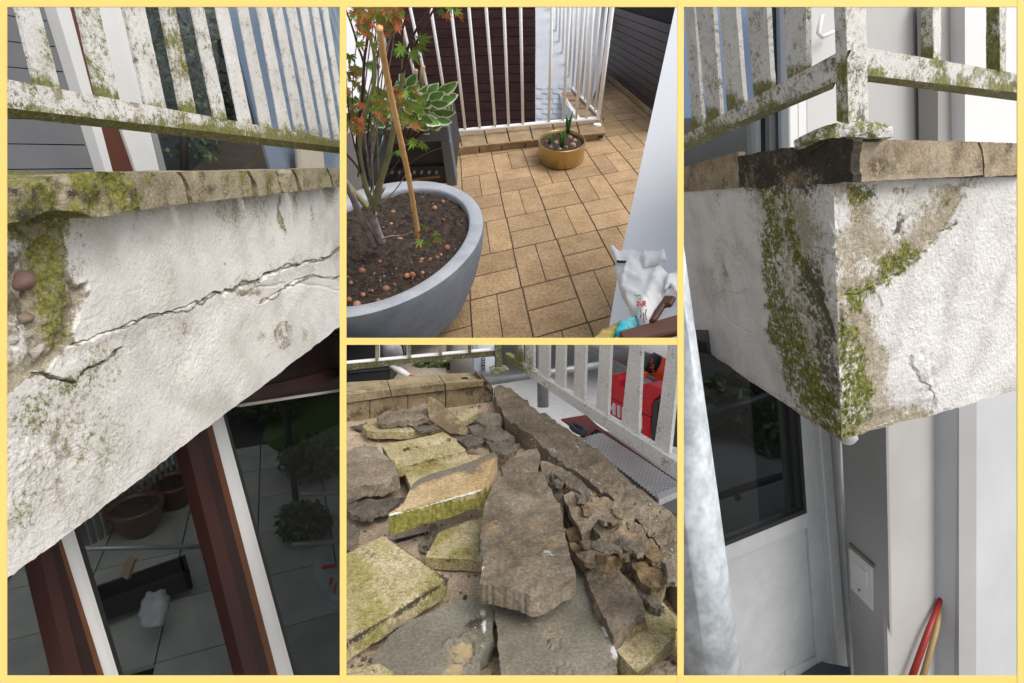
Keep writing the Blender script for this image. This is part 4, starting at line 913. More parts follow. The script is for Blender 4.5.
# plastic bag, colourful pack, bench
bgp = Plane(pt(630, 290, 4.15), -FW*.75+UP*.5-RT*.3)
pb_ = thing('carrier_bag', 'crumpled white carrier bag with red print leaning on the white wall', 'bag', hitp(bgp, 640, 335))
M_carr = mat('carrier_plastic', [(.80, .80, .80), (.86, .86, .86)], 5, .45, .1, 30, var=0)
z2 = lambda L: [(x/5.935+560, y/5.94+230) for x, y in L]
folds = lambda u, v, P: .045*(1-np.abs(vnoise(np.column_stack([u*.9+v*.35, v*.16-u*.1, u*0])*.05, .42, 3)))**3+.022*(1-np.abs(vnoise(np.column_stack([u*.5-v*.55, v*.3+u*.2, u*0])*.05, .33, 9)))**3
slab('bag_body', z2([(335, 190), (365, 130), (500, 128), (520, 205), (560, 205), (600, 235), (650, 290), (620, 380), (590, 430), (555, 480), (520, 545), (500, 552), (465, 548), (455, 505), (430, 485), (400, 430), (385, 385), (350, 310), (334, 265)]), bgp, .2, M_carr, pb_, step=2.2, jit=.3, rough=.004, rscale=.16, bulge=.07, dispf=folds, smoothf=True)
slab('bag_handle', z2([(300, 88), (318, 92), (332, 112), (362, 132), (360, 200), (336, 195), (312, 145), (298, 125)]), bgp.shift(.06), .03, M_carr, pb_, step=2.2, jit=.3, rough=.012, rscale=.1, bulge=.03, smoothf=True)
slab('bag_handle', z2([(490, 135), (560, 128), (615, 122), (625, 150), (635, 190), (590, 198), (530, 200), (500, 215)]), bgp.shift(.08), .03, M_carr, pb_, step=2.2, jit=.3, rough=.008, rscale=.14, bulge=.02, dispf=folds, smoothf=True)
slab('bag_handle', z2([(640, 290), (695, 250), (720, 240), (720, 400), (690, 385), (660, 345), (620, 378)]), bgp.shift(.05), .05, M_carr, pb_, step=2.2, jit=.3, rough=.008, rscale=.14, bulge=.03, dispf=folds, smoothf=True)
M_red = mat('red_print', [(.62, .06, .02), (.68, .08, .03)], 5, .4, 0, var=0); BPP = bgp.shift(.11)
def stroke(name, pts, wd, pl, m, par, th=.006):
    for (a, b), (c_, d_) in zip(pts[:-1], pts[1:]):
        L = math.hypot(c_-a, d_-b); nx, ny = -(d_-b)/L*wd/2, (c_-a)/L*wd/2
        prism(name, [(a+nx, b+ny), (c_+nx, d_+ny), (c_-nx, d_-ny), (a-nx, b-ny)], pl, th, m, par)
for L in ([(452, 428), (468, 428), (468, 442), (452, 446)], [(478, 440), (482, 444)], [(490, 450), (492, 422), (506, 424), (505, 436), (492, 436), (508, 450)]): stroke('red_letter', z2(L), 1.1, BPP, M_red, pb_)
stroke('green_mark', z2([(442, 382), (455, 390), (478, 384)]), .9, BPP, mat('green_print', [(.18, .45, .08), (.22, .5, .1)], 5, .4, 0), pb_)
for L in ([(478, 470), (482, 500), (475, 520)], [(512, 470), (505, 500), (512, 530)], [(495, 490), (497, 545)]): stroke('brown_mark', z2(L), 1.0, BPP, mat('brown_print', [(.16, .09, .07), (.2, .12, .09)], 5, .4, 0), pb_)
stroke('black_label', z2([(336, 186), (403, 189)]), 2.2, BPP.shift(-.03), mat('black_print', [(.012, .012, .014), (.02, .02, .022)], 5, .4, 0), pb_)
pk = thing('printed_pack', 'turquoise and green printed pack lying under the carrier bag', 'pack', hitp(FL, 610, 335))
PKP = Plane(pt(620, 330, 3.95), FL.n)
M_tq = mat('turquoise_print', [(.01, .30, .40), (.05, .48, .56), (.30, .62, .66)], 9, .35, .1, var=0)
M_gn = mat('garden_print', [(.04, .14, .03), (.20, .32, .06), (.45, .22, .05), (.35, .45, .25)], 14, .35, .1, var=0)
slab('turquoise_side', z2([(325, 605), (348, 545), (400, 520), (458, 508), (475, 525), (450, 575), (400, 600)]), PKP.shift(.03), .05, M_tq, pk, step=3, bulge=.03, rough=.01, smoothf=True)
slab('green_side', z2([(195, 660), (205, 628), (240, 597), (345, 548), (330, 600), (300, 660)]), PKP.shift(.025), .05, M_gn, pk, step=3, bulge=.03, rough=.01, smoothf=True)
bn = thing('brown_bench', 'dark brown wooden bench corner with a leg in front of the carrier bag', 'bench', hitp(FL, 650, 352))
BNP = Plane(pt(650, 325, 3.7), FL.n*.8-FW*.35)
M_bw = mat('bench_wood', [(.055, .022, .014), (.085, .036, .022), (.11, .05, .03)], 6, .4, .15, 40, stretch=(.3, 1, 1), var=.08)
prism('seat_board', z2([(352, 598), (700, 495), (740, 500), (740, 590), (420, 665), (365, 640)]), BNP, .07, M_bw, bn, bevel=.012)
prism('bench_arm', z2([(522, 540), (560, 470), (600, 415), (622, 382), (690, 388), (655, 442), (622, 440), (590, 490), (562, 535)]), bgp.shift(.22), .05, M_bw, bn, bevel=.01)
# ================================================================== BAY THREE: broken tiles and slabs heaped on a stripped balcony
PANEL = 3
HZ3 = 215.0
n3 = unit(UP*F + FW*(HZ3-CY))
G3 = Plane(pt(512, 677, 1.15), n3); U3 = G3.n; V3 = ray(515, 1560); UPV = -unit(V3)
def zz(L): return [(x/1.991+340, y/1.991+340) for x, y in L]            # from the enlarged crop
def z5(L): return [(x/4.018+345, y/4.018+345) for x, y in L]
def z6(L): return [(x/4.018+510, y/4.018+345) for x, y in L]
def z8(L): return [(x/4.018+510, y/4.018+510) for x, y in L]
def z7(L): return [(x/4.018+345, y/4.018+510) for x, y in L]
def gh(u, v, h=0): return G3.shift(h).hit(np.array(float(u)), np.array(float(v)))
def hplane(pts, hs):
    return fitplane(np.array([gh(u, v, h) for (u, v), h in zip(pts, hs)]))
M_mort = mat('grey_mortar_slab', [(.135, .107, .074), (.21, .17, .122), (.31, .26, .20)], 9, .95, .5, 70, fine=110, fineamt=.27, var=.14, mask={'B': ((.38, .27, .14), (.26, .19, .11)), 'R': MOSS, 'G': ((.70, .70, .68), (.60, .60, .57))})
M_smort = mat('olive_mortar_slab', [(.135, .122, .09), (.185, .17, .13), (.24, .222, .175)], 7, .9, .35, 90, fine=150, fineamt=.22, var=.08, mask={'B': ((.46, .35, .19), (.34, .26, .15)), 'R': ((.02, .018, .015), (.06, .05, .04)), 'G': ((.72, .72, .70), (.64, .64, .62))})
M_mosst = mat('mossy_sand_tile', [(.36, .30, .155), (.47, .395, .23), (.55, .47, .30)], 10, .9, .35, 130, fine=160, fineamt=.30, var=.10, mask={'R': ((.12, .108, .025), (.28, .25, .07), (.39, .35, .145)), 'G': ((.02, .017, .012), (.055, .045, .03)), 'B': ((.20, .15, .08), (.30, .23, .13))})
M_sand = mat('sand_underside', [(.36, .25, .12), (.47, .35, .19), (.52, .41, .25)], 14, .92, .4, 100, fine=150, fineamt=.25, var=.06, mask={'G': ((.10, .09, .07), (.19, .17, .14)), 'R': MOSS, 'B': ((.20, .12, .05), (.42, .24, .08))})
M_slate = mat('dark_mortar_chip', [(.095, .078, .058), (.16, .136, .104), (.235, .205, .162)], 12, .9, .5, 90, fine=140, fineamt=.3, var=.2)
M_ochre = mat('ochre_chip', [(.13, .09, .05), (.22, .155, .082), (.30, .23, .135)], 14, .92, .5, 90, fine=140, fineamt=.3, var=.15)
# bare floor under the rubble
fl3 = lambda u, v, P: .004*fbm(P, .05, 3, 4)
o = slab('balcony_slab', [(335, 412), (335, 700), (690, 700), (690, 560), (640, 520), (560, 452), (505, 395), (470, 397)], G3, .12, mat('dusty_screed', [(.30, .225, .155), (.42, .33, .235), (.50, .41, .30)], 7, .95, .35, 60, fine=150, fineamt=.3, var=0), step=6, rough=.006, rscale=.09)
o['kind'] = 'structure'
for a, b in (((345, 551), (430, 531)), ((345, 480), (395, 470)), ((395, 470), (430, 455))):
    o = prism('screed_joint', [a, b, (b[0], b[1]+1.1), (a[0], a[1]+1.1)], G3.shift(.006), .012, dark); o['kind'] = 'structure'
# stripped mortar bed along the edge
bed = lambda u, v, P: .018*fbm(P, .11, 5, 4)+.006*fbm(P, .025, 6, 3)-.012*smooth(pldist(u, v, [(516, 391), (600, 455), (676, 513)]), 6, 0)
BPL = G3.shift(.075)
bedp = [(494, 389), (500, 385), (510, 386.5), (517.5, 390), (560, 422.5), (600, 453.5), (640, 485), (690, 524), (690, 600), (672, 577), (660, 547), (642, 524), (622, 509), (602, 492), (582, 475), (564, 462), (546, 447), (524, 432), (506, 418), (497, 405)]
wh3 = lambda u, v: sum(blob(u, v, *q) for q in ((540, 440, 7, 5), (555, 450, 9, 6), (577, 470, 6, 8), (624, 514, 10, 6), (612, 498, 6, 5), (604, 543, 6, 5), (648, 480, 7, 3)))
o = slab('mortar_bed', bedp, BPL, .10, M_mort, step=3.2, jit=.5, rough=.004, rscale=.03, dispf=bed, rows=3, d=-U3,
         maskf=lambda u, v, P: np.clip(np.stack([0*u, .8*wh3(u, v)*(.5+vnoise(P, .015, 4))+.15*vnoise(P, .02, 3), .25*blob(u, v, 600, 480, 60, 60)+.25*fbm(P, .05, 8, 3)], -1), 0, 1.2))
tag(o, 'long stripped mortar bed running beside the white railing', 'mortar bed')
o = slab('rubble_heap', zz([(395, 240), (430, 250), (470, 285), (500, 330), (560, 350), (610, 390), (640, 440), (640, 455), (560, 450), (480, 430), (440, 330), (400, 270)]), G3.shift(.02), .05, M_mort, step=4, rough=.03, rscale=.05, d=-U3); tag(o, 'grey brown rubble bank between the big slabs and the mortar bed', 'rubble', kind='stuff')
# back kerb of tiles
bk = thing('tile_kerb', 'low kerb of sand tiles with a bullnose coping across the back', 'kerb', gh(415, 418))
M_kt = mat('worn_kerb_tile', [(.25, .20, .11), (.34, .27, .16), (.40, .33, .21)], 8, .85, .3, 90, fine=140, fineamt=.25, var=.08, mask={'R': ((.06, .055, .015), (.14, .12, .03)), 'G': ((.03, .025, .018), (.08, .065, .045)), 'B': ((.12, .085, .05), (.2, .15, .09))})
KF = plane_dirs(gh(347, 422, 0), gh(479, 403.5, 0)-gh(347, 422, 0), UPV)
z4 = lambda L: [(x/6.024+345, y/6.023+343) for x, y in L]
hk = (KF.hit(np.array(347.), np.array(396.))-gh(347, 422, 0)) @ U3
KT = Plane(KF.hit(np.array(347.), np.array(395.5)), U3)
xt = [(-30, 238), (252, 222), (558, 186), (800, 180)]; xf = [(-30, 318), (272, 282), (602, 244), (838, 228)]
km = lambda mo, di: (lambda u, v, P: np.clip(np.stack([mo+.4*fbm(P, .07, 3, 3), di+.4*fbm(P, .05, 5, 3), .25+.4*fbm(P, .05, 7, 3)], -1), 0, 1.2))
for k in range(3):
    a, b, c, d = xt[k], xt[k+1], xf[k+1], xf[k]; g = 3
    slab('coping_tile', z4([(a[0]+g, a[1]), (b[0]-g, b[1]), (c[0]-g, c[1]), (d[0]+g, d[1])]), KT, .03, M_kt, bk, step=4, jit=.1, rough=.002, d=-UPV, side=.05, maskf=km(.3 if k == 0 else .12, .05))
    lo = [(-30, 368), (280, 322), (606, 286), (838, 262)]
    slab('coping_nose', z4([(d[0]+g, d[1]-1), (c[0]-g, c[1]-1), (lo[k+1][0]-g, lo[k+1][1]), (lo[k][0]+g, lo[k][1])]), KF.shift(.012), .03, M_kt, bk, step=4, jit=.1, rough=.002, side=.05, maskf=km(.02, .3))
fx = [(-30, 372, 490), (150, 346, 470), (378, 316, 430), (606, 290, 400), (838, 265, 365)]
for k in range(4):
    a, b = fx[k], fx[k+1]; slab('face_tile', z4([(a[0]+3, a[1]), (b[0]-3, b[1]), (b[0]-3, b[2]), (a[0]+3, a[2])]), KF, .03, M_kt, bk, step=4, jit=.15, rough=.002, side=.05, maskf=km(.0, .32))
prism('kerb_core', z4([(-30, 335), (836, 240), (836, 360), (-30, 480)]), KF.shift(-.02), .08, M_slate, bk)
slab('broken_end', z4([(800, 190), (845, 225), (890, 270), (895, 330), (870, 360), (838, 362), (838, 230)]), KF.shift(-.004), .10, M_mort, bk, step=3, rough=.02, rscale=.03, label='broken dark mortar end of the kerb')
prism('hole', z4([(700, 208), (725, 204), (745, 210), (735, 218), (710, 219)]), KT.shift(.004), .006, dark, bk)
# ------------------------------------------------------------ rubble pieces
CAT = {'t': ('broken_tile', 'tile'), 's': ('mortar_slab', 'mortar slab'), 'c': ('mortar_chip', 'chip')}
def piece(kind, label, pts, h, th, m, rough=.004, rscale=.05, mk_=None, step=None, jit=.6, side=.35, rows=2, tilt=None, bulge=0, dispf=None, group=None, d=None):
    """h: height of the top face above the screed at each outline point (or one number)"""
    hs = h if isinstance(h, (list, tuple)) else [h]*len(pts)
    pl = hplane(pts, hs); 
    if pl.n @ U3 < 0 and abs(pl.n @ U3) > .3: pl.n = -pl.n
    nm, cat = CAT[kind]
    o = slab(nm, pts, pl, th, m, step=step or 4, jit=jit, rough=rough, rscale=rscale, side=side, rows=rows, bulge=bulge, maskf=mk_, dispf=dispf, d=d)
    if o: tag(o, label, cat, group or ('loose tiles on the heap' if kind == 't' else 'mortar pieces on the heap'))
    return o
def mm(r=0, g=0, b=0, ra=.5, ga=.4, ba=.4, extra=None):
    def f(u, v, P):
        A = [r+ra*fbm(P, .06, 3, 4), g+ga*fbm(P, .04, 15, 3), b+ba*fbm(P, .05, 27, 3)]
        if extra: A = extra(u, v, P, A)
        return np.clip(np.stack([x+0*u for x in A], -1), 0, 1.3)
    return f
edge_dark = lambda poly, wpx: (lambda u, v, P, A: [A[0], A[1]+.75*smooth(pldist(u, v, poly+[poly[0]]), wpx, .5), A[2]])
# tiles
q = z7([(-30, 190), (155, 103), (175, 112), (412, 278), (402, 288), (240, 395), (110, 470), (-30, 560)])
piece('t', 'big yellow green mossy tile at the near left corner', q, .070, .042, M_mosst, .002, mk_=mm(.40, .06, .15, extra=lambda u, v, P, A: [A[0]-.25*blob(u, v, 400, 560, 40, 30), A[1]+.8*smooth(pldist(u, v, q[2:]), 3.2, .5)+.9*blob(u, v, 371.5, 588, 4, 3), A[2]]), jit=.25, side=.15, step=3.5)
q2 = zz([(170, 432), (196, 385), (235, 368), (284, 345), (283, 440)])
piece('t', 'green tile lying flat under the flipped sand tile', q2, .045, .035, M_mosst, .002, mk_=mm(.4, .12, .1), jit=.25, side=.15)
q3 = z5([(150, 405), (395, 350), (432, 372), (490, 425), (210, 500), (170, 440)])
piece('t', 'yellow green tile with a dark groove along it', q3, .085, .03, M_mosst, .002, mk_=mm(.48, 0, .05, extra=lambda u, v, P, A: [A[0], A[1]+1.1*smooth(pldist(u, v, z5([(215, 428), (290, 408), (435, 380)])), 1.6, .4)+.5*smooth(pldist(u, v, z5([(490, 425), (210, 500)])), 2.6, .4), A[2]]), jit=.25, side=.15, step=3, dispf=lambda u, v, P: -.008*smooth(pldist(u, v, z5([(215, 428), (290, 408), (435, 380)])), 1.4, .3))
q4 = z5([(235, 500), (490, 440), (560, 440), (300, 570), (265, 575)])
piece('t', 'second yellow green tile showing under the grooved one', q4, .065, .03, M_mosst, .002, mk_=mm(.38, 0, .1), jit=.25, side=.15)
q5 = z5([(175, 678), (235, 640), (270, 560), (300, 535), (560, 448), (596, 428), (612, 440), (545, 590), (520, 588), (200, 682)])
hs5 = [.135, .14, .15, .155, .17, .175, .17, .135, .133, .134]
rim5 = z5([(270, 560), (300, 535), (560, 448), (596, 428)])
piece('t', 'flipped tile showing its sandy underside and grey mortar rim', q5, hs5, .05, M_sand, .003, mk_=mm(.0, .05, .08, ra=.1, ga=.3, ba=.3, extra=lambda u, v, P, A: [A[0]+1.0*smooth(v-(505.5+(420-u)*.261), .2, 1.8), A[1]+1.1*smooth(pldist(u, v, rim5), 9, 3)+.9*blob(u, v, 473, 470, 16, 9), A[2]+.5*blob(u, v, 485, 466, 22, 12)]), jit=.3, side=.15, step=3,
      d=-U3*.7+unit(gh(440, 600)-gh(440, 540))*.3)
slab('lime_edge', z5([(176, 680), (300, 648), (420, 616), (520, 588), (545, 580), (546, 585), (522, 594), (420, 622), (300, 655), (178, 687)]), hplane([(x, y) for x, y in q5], hs5).shift(.0004), .0016, step=2, jit=.7, rough=.0006, side=.1, m= mat('lime_white', [(.52, .51, .45), (.66, .65, .60)], 20, .9, .3)); tag(bpy.data.objects['lime_edge'], 'white lime crust along the near edge of the flipped tile', 'lime crust')
piece('t', 'sand tile half buried at the near right', zz([(552, 458), (575, 455), (600, 480), (640, 520), (668, 548), (668, 590), (592, 662), (545, 612), (600, 575)]), .05, .04, M_mosst, .002, mk_=mm(.35, .0, .15), jit=.3, side=.2)
piece('t', 'corner of a mossy tile cut off by the near left edge', z7([(-30, 640), (140, 622), (190, 650), (215, 700), (-30, 700)]), .085, .04, M_mosst, .002, mk_=mm(.15, .3, .1), jit=.2, side=.15)
# thin tile standing on its edge
q6 = z5([(338, 210), (352, 209), (430, 272), (510, 350), (500, 364), (420, 352), (340, 300), (332, 262)])
SP3 = plane_dirs(gh(455, 436, .03), gh(472, 433, .03)-gh(430, 418, .05), UPV*1.0+FW*.1)
SP3 = Plane(gh(445, 428, .05), -FW*.8+UP*.4+RT*.25)
o = slab('broken_tile', q6, SP3, .022, M_kt, step=3, jit=.2, rough=.002, side=.1, maskf=mm(0, .25, .5)); tag(o, 'thin sand tile standing tilted on its edge', 'tile', 'loose tiles on the heap')
piece('t', 'small yellow tile offcut behind the standing tile', z5([(440, 290), (470, 262), (530, 252), (542, 268), (480, 305), (455, 315)]), .055, .03, M_mosst, .002, mk_=mm(.4, .1, .1), jit=.2, side=.15, step=3)
piece('t', 'worn tile under the far left grey slab', z5([(70, 330), (100, 305), (180, 300), (340, 300), (360, 325), (270, 350), (160, 352), (90, 345)]), .05, .03, M_mosst, .003, mk_=mm(.15, .3, .4), jit=.3, side=.2, step=3)
# mortar slabs
piece('s', 'long grey brown slab lying on top in the centre', zz([(330, 264), (362, 262), (405, 264), (412, 285), (436, 322), (448, 380), (462, 440), (470, 466), (440, 485), (405, 500), (385, 508), (350, 498), (278, 490), (285, 440), (280, 395), (286, 340), (305, 290)]), [.12, .12, .12, .12, .125, .135, .145, .15, .15, .15, .15, .15, .15, .145, .14, .13, .12], .045, M_mort, .009, .05,
      mk_=mm(0, -.15, .15, ra=0, ga=.5, extra=lambda u, v, P, A: [A[0], A[1]+.75*smooth(pldist(u, v, zz([(278, 490), (284, 400), (288, 340)])), 2.6, .4)*(.4+.9*vnoise(P, .03, 2)), A[2]]), step=3, jit=.7, side=.3, rows=3)
q7 = z7([(110, 605), (180, 500), (270, 440), (430, 375), (540, 345), (585, 372), (600, 420), (585, 520), (545, 600), (520, 700), (60, 700), (95, 650)])
piece('s', 'smooth olive grey slab with a tan patch at the near edge', q7, .055, .04, M_smort, .003, .08, mk_=mm(-.2, -.2, -.25, extra=lambda u, v, P, A: [A[0]+1.2*blob(u, v, 476, 622, 26, 10, -.5)+.5*blob(u, v, 483, 605, 14, 10), A[1]+1.2*smooth(pldist(u, v, z7([(545, 405), (560, 430), (555, 560), (500, 660)])), 3.5, .5)*(.2+1.1*vnoise(P, .02, 2)), A[2]+1.5*blob(u, v, 462, 652, 22, 20)+1.2*blob(u, v, 454, 672, 14, 10)]), step=3, jit=.7, side=.5,
      dispf=lambda u, v, P: -.006*(blob(u, v, 462, 650, 14, 15) > .1)+.010*smooth(pldist(u, v, z7([(400, 540), (440, 520), (520, 505)])), 3, .5))
q8 = zz([(308, 528), (350, 498), (420, 470), (462, 430), (478, 445), (505, 492), (500, 515), (520, 545), (535, 590), (552, 630), (530, 650), (505, 700), (325, 700), (316, 620)])
rings3 = lambda u, v: smooth(np.abs(np.hypot((u-553.5)/6.5, (v-641)/6)-1), .28, .05)+smooth(np.abs(np.hypot((u-563.5)/9, (v-671)/7.5)-1), .22, .05)
piece('s', 'smooth grey slab with round stamped marks and a white crusted edge', q8, .062, .04, M_smort, .004, .08, mk_=mm(-.2, -.2, .0, extra=lambda u, v, P, A: [A[0]+.5*rings3(u, v), A[1]+1.6*smooth(pldist(u, v, zz([(522, 568), (535, 592), (548, 625)])), 5.5, 1)*(.45+.8*vnoise(P, .02, 2))-.1, A[2]+.25*blob(u, v, 530, 610, 40, 30)]), step=3, jit=.8, side=.6, rows=3, dispf=lambda u, v, P: -.0035*rings3(u, v)+.003*(np.hypot((u-553.5)/6.5, (v-641)/6) < .8))
piece('s', 'thick grey slab at the far left under the mossy tiles', z5([(-20, 430), (75, 405), (125, 402), (150, 440), (200, 470), (215, 525), (110, 565), (-20, 590)]), .085, .045, M_mort, .008, .05, mk_=mm(0, -.2, .1, ra=0), step=3, side=.5)
piece('s', 'rough grey slab stacked at the far left of the heap', z5([(125, 290), (160, 268), (240, 252), (330, 233), (345, 262), (358, 298), (270, 302), (180, 312), (135, 310)]), [.085, .085, .09, .095, .09, .085, .08, .08, .08], .022, M_mort, .008, .03, mk_=mm(0, -.2, .0, ra=0), step=3, side=.5)
piece('s', 'long pitted grey slab right of the stamped slab', zz([(480, 442), (505, 432), (540, 432), (560, 460), (585, 490), (600, 515), (608, 545), (575, 560), (545, 588), (520, 545), (500, 500)]), .085, .05, M_mort, .008, .03, mk_=mm(0, -.2, .1, ra=0), step=3, side=.6, rows=3)
# dark broken plates and chips
for lab, L, h, th, m in (
    ('dark jagged plate by the left edge, below the thick slab', z5([(-20, 618), (60, 625), (120, 615), (200, 610), (238, 603), (215, 640), (150, 668), (110, 690), (60, 690), (-20, 660)]), .045, .015, M_slate),
    ('small dark chip on bare screed at the left edge', zz([(10, 372), (28, 366), (40, 380), (36, 398), (12, 408)]), .03, .02, M_slate),
    ('dark stick of mortar on the screed left of the flat green tile', zz([(180, 362), (192, 368), (176, 402), (158, 414), (160, 404), (172, 396)]), .025, .015, M_slate),
    ('pale grey chip at the back of the heap', z5([(518, 302), (540, 282), (610, 272), (630, 290), (620, 318), (570, 325)]), .06, .025, M_smort),
    ('dark slate plate behind the grooved tile', z5([(450, 370), (500, 362), (560, 372), (552, 392), (490, 412), (480, 400)]), .075, .02, M_slate),
    ('flat dark plate at the back right of the heap', z5([(490, 322), (560, 318), (650, 345), (680, 372), (600, 385), (510, 355)]), .05, .02, M_slate),
    ('broad dark plate leaning behind the long centre slab', z5([(565, 392), (620, 385), (700, 392), (690, 425), (640, 440), (590, 420)]), .085, .02, M_slate),
    ('tilted dark plate against the far end of the centre slab', zz([(318, 252), (352, 232), (392, 214), (398, 232), (394, 258), (350, 268), (325, 266)]), .095, .02, M_mort),
    ('thin dark chip near the back kerb', z5([(20, 330), (60, 312), (90, 312), (60, 335)]), .02, .01, M_slate),
    ('dark lump in the gap beside the centre slab', zz([(398, 242), (430, 248), (462, 262), (450, 284), (420, 290), (404, 268)]), .09, .04, M_mort),
    ('upright dark shard beside the centre slab', zz([(414, 288), (438, 276), (446, 300), (444, 345), (432, 362), (420, 330)]), .085, .03, M_slate),
    ('brown grey slab with an orange broken edge', zz([(444, 306), (466, 300), (490, 312), (512, 335), (522, 352), (500, 372), (482, 392), (462, 352)]), .115, .035, M_mort),
    ('orange stained wedge under the brown grey slab', zz([(444, 372), (470, 376), (510, 384), (540, 392), (510, 404), (460, 402)]), .085, .03, M_ochre),
    ('rounded grey lump at the foot of the mortar bed', zz([(500, 352), (540, 346), (572, 356), (566, 384), (530, 400), (506, 380)]), .115, .05, M_mort),
    ('second grey lump leaning on the mortar bed', zz([(560, 358), (600, 370), (612, 396), (596, 420), (560, 418), (545, 398)]), .11, .05, M_mort),
    ('thin dark plate lying across the right hand rubble', zz([(478, 402), (520, 396), (556, 408), (562, 418), (520, 424), (495, 418)]), .115, .010, M_slate),
    ('curved brown plate below the thin dark plate', zz([(455, 402), (480, 408), (510, 425), (552, 428), (570, 412), (578, 424), (545, 446), (500, 446), (470, 430)]), .10, .02, M_ochre),
    ('yellow stained stone at the right of the heap', zz([(580, 446), (610, 438), (640, 442), (650, 468), (646, 492), (620, 496), (596, 474)]), .095, .035, M_ochre),
    ('flat chip between the sand tile and the yellow stone', zz([(560, 470), (580, 478), (625, 508), (650, 528), (640, 534), (600, 512), (566, 484)]), .075, .015, M_slate),
    ('rough chip at the near right corner', zz([(612, 662), (630, 640), (655, 636), (668, 648), (690, 700), (600, 700)]), .07, .03, M_mort),
    ('flat chip on the mortar bed side of the heap', zz([(420, 262), (450, 268), (470, 285), (455, 296), (430, 286)]), .10, .015, M_mort),
    ('short chunk between the two grey lumps', zz([(600, 392), (625, 400), (640, 430), (615, 436), (598, 420)]), .10, .03, M_mort),
    ('thin upright shard by the near end of the mortar gap', zz([(540, 330), (566, 322), (590, 345), (580, 362), (550, 352)]), .12, .012, M_mort),
    ('long dark shard pointing at the red case', zz([(430, 262), (468, 268), (500, 300), (494, 312), (462, 292), (432, 276)]), .12, .012, M_slate),
    ('flat ochre plate under the long dark shard', zz([(452, 282), (490, 288), (520, 318), (508, 330), (470, 312)]), .085, .012, M_ochre),
    ('broad grey shard leaning beside the rounded lump', zz([(500, 318), (534, 312), (560, 336), (552, 350), (514, 346)]), .11, .014, M_mort),
    ('narrow dark shard below the rounded lumps', zz([(520, 402), (570, 398), (606, 412), (600, 424), (548, 416)]), .115, .012, M_slate),
    ('grey shard across the pitted slab head', zz([(470, 428), (500, 420), (530, 432), (516, 446), (486, 444)]), .125, .014, M_mort),
    ('brown shard at the foot of the second lump', zz([(596, 418), (632, 412), (650, 436), (622, 444)]), .11, .014, M_ochre),
    ('dark shard wedged by the yellow stone', zz([(640, 440), (662, 452), (668, 486), (652, 480)]), .11, .014, M_slate),
    ('flat grey flake beside the pitted slab', zz([(545, 590), (580, 570), (606, 552), (610, 566), (560, 596)]), .06, .012, M_ochre),
    ('dark flake between the kerb and the worn tile', z5([(250, 318), (330, 305), (370, 318), (350, 338), (290, 345)]), .06, .012, M_slate)):
    piece('c', lab, L, [h+RNG.uniform(-.012, .012) for _ in L], th, m, .008, .03, step=3, jit=.7, side=.6, mk_=mm(-.2, -.25, .15) if m in (M_mort, M_smort) else None)
for (cu0, cv0, place) in ((556, 478, 'by the far end of the long centre slab'), (580, 500, 'midway along the long centre slab'), (604, 528, 'against the foot of the mortar bed'), (632, 552, 'near the yellow stained stone'), (592, 545, 'beside the thin dark plate')):
    for (mt_, cname) in ((M_mort, 'grey brown'), (M_slate, 'dark'), (M_ochre, 'ochre')):
        cu, cv = cu0+RNG.uniform(-11, 11), cv0+RNG.uniform(-9, 9)
        rr_ = RNG.uniform(4.5, 8.5); na = 6; a0 = RNG.uniform(0, 6)
        L = [(cu+rr_*RNG.uniform(.6, 1.2)*math.cos(a0+q*6.283/na), cv+rr_*.7*RNG.uniform(.6, 1.2)*math.sin(a0+q*6.283/na)) for q in range(na)]
        hb = RNG.uniform(.085, .125)
        piece('c', 'small angular '+cname+' chunk '+place, L, [hb+RNG.uniform(-.025, .025) for _ in L], RNG.uniform(.009, .018), mt_, .006, .03, step=3, jit=.5, side=.5, group='small chunks right of the centre slab')
cm3 = [M_slate, M_mort, M_ochre, M_smort]
crumb_field('mortar_crumbs', [(346, 440), (400, 430), (470, 400), (500, 410), (560, 470), (676, 580), (676, 676), (346, 676)], G3.shift(.004), 900, .004, .012, cm3, None, U3)
tag(bpy.data.objects['mortar_crumbs'], 'mortar crumbs scattered over the bare screed', 'crumbs')
crumb_field('bed_grit', [(500, 388), (518, 392), (670, 515), (676, 575), (620, 530), (548, 468), (505, 415)], BPL.shift(.006), 220, .003, .009, cm3[:2]+[M_mort, M_slate, mat('white_grit', [(.42, .41, .38), (.52, .51, .48)], 9, .9, 0)], None, U3)
tag(bpy.data.objects['bed_grit'], 'grit lying on the stripped mortar bed', 'grit')
crumb_field('gap_rubble', zz([(395, 240), (440, 255), (520, 340), (620, 400), (655, 455), (650, 500), (560, 440), (470, 420), (440, 330)]), G3.shift(.06), 170, .008, .026, cm3, None, U3)
tag(bpy.data.objects['gap_rubble'], 'loose small rubble filling the gap on the right', 'rubble')
crumb_field('kerb_grit', z5([(10, 330), (250, 300), (540, 240), (640, 290), (640, 360), (480, 420), (300, 350), (60, 400)]), G3.shift(.01), 260, .005, .016, cm3, None, U3)
tag(bpy.data.objects['kerb_grit'], 'grit and small rubble along the foot of the kerb', 'rubble')
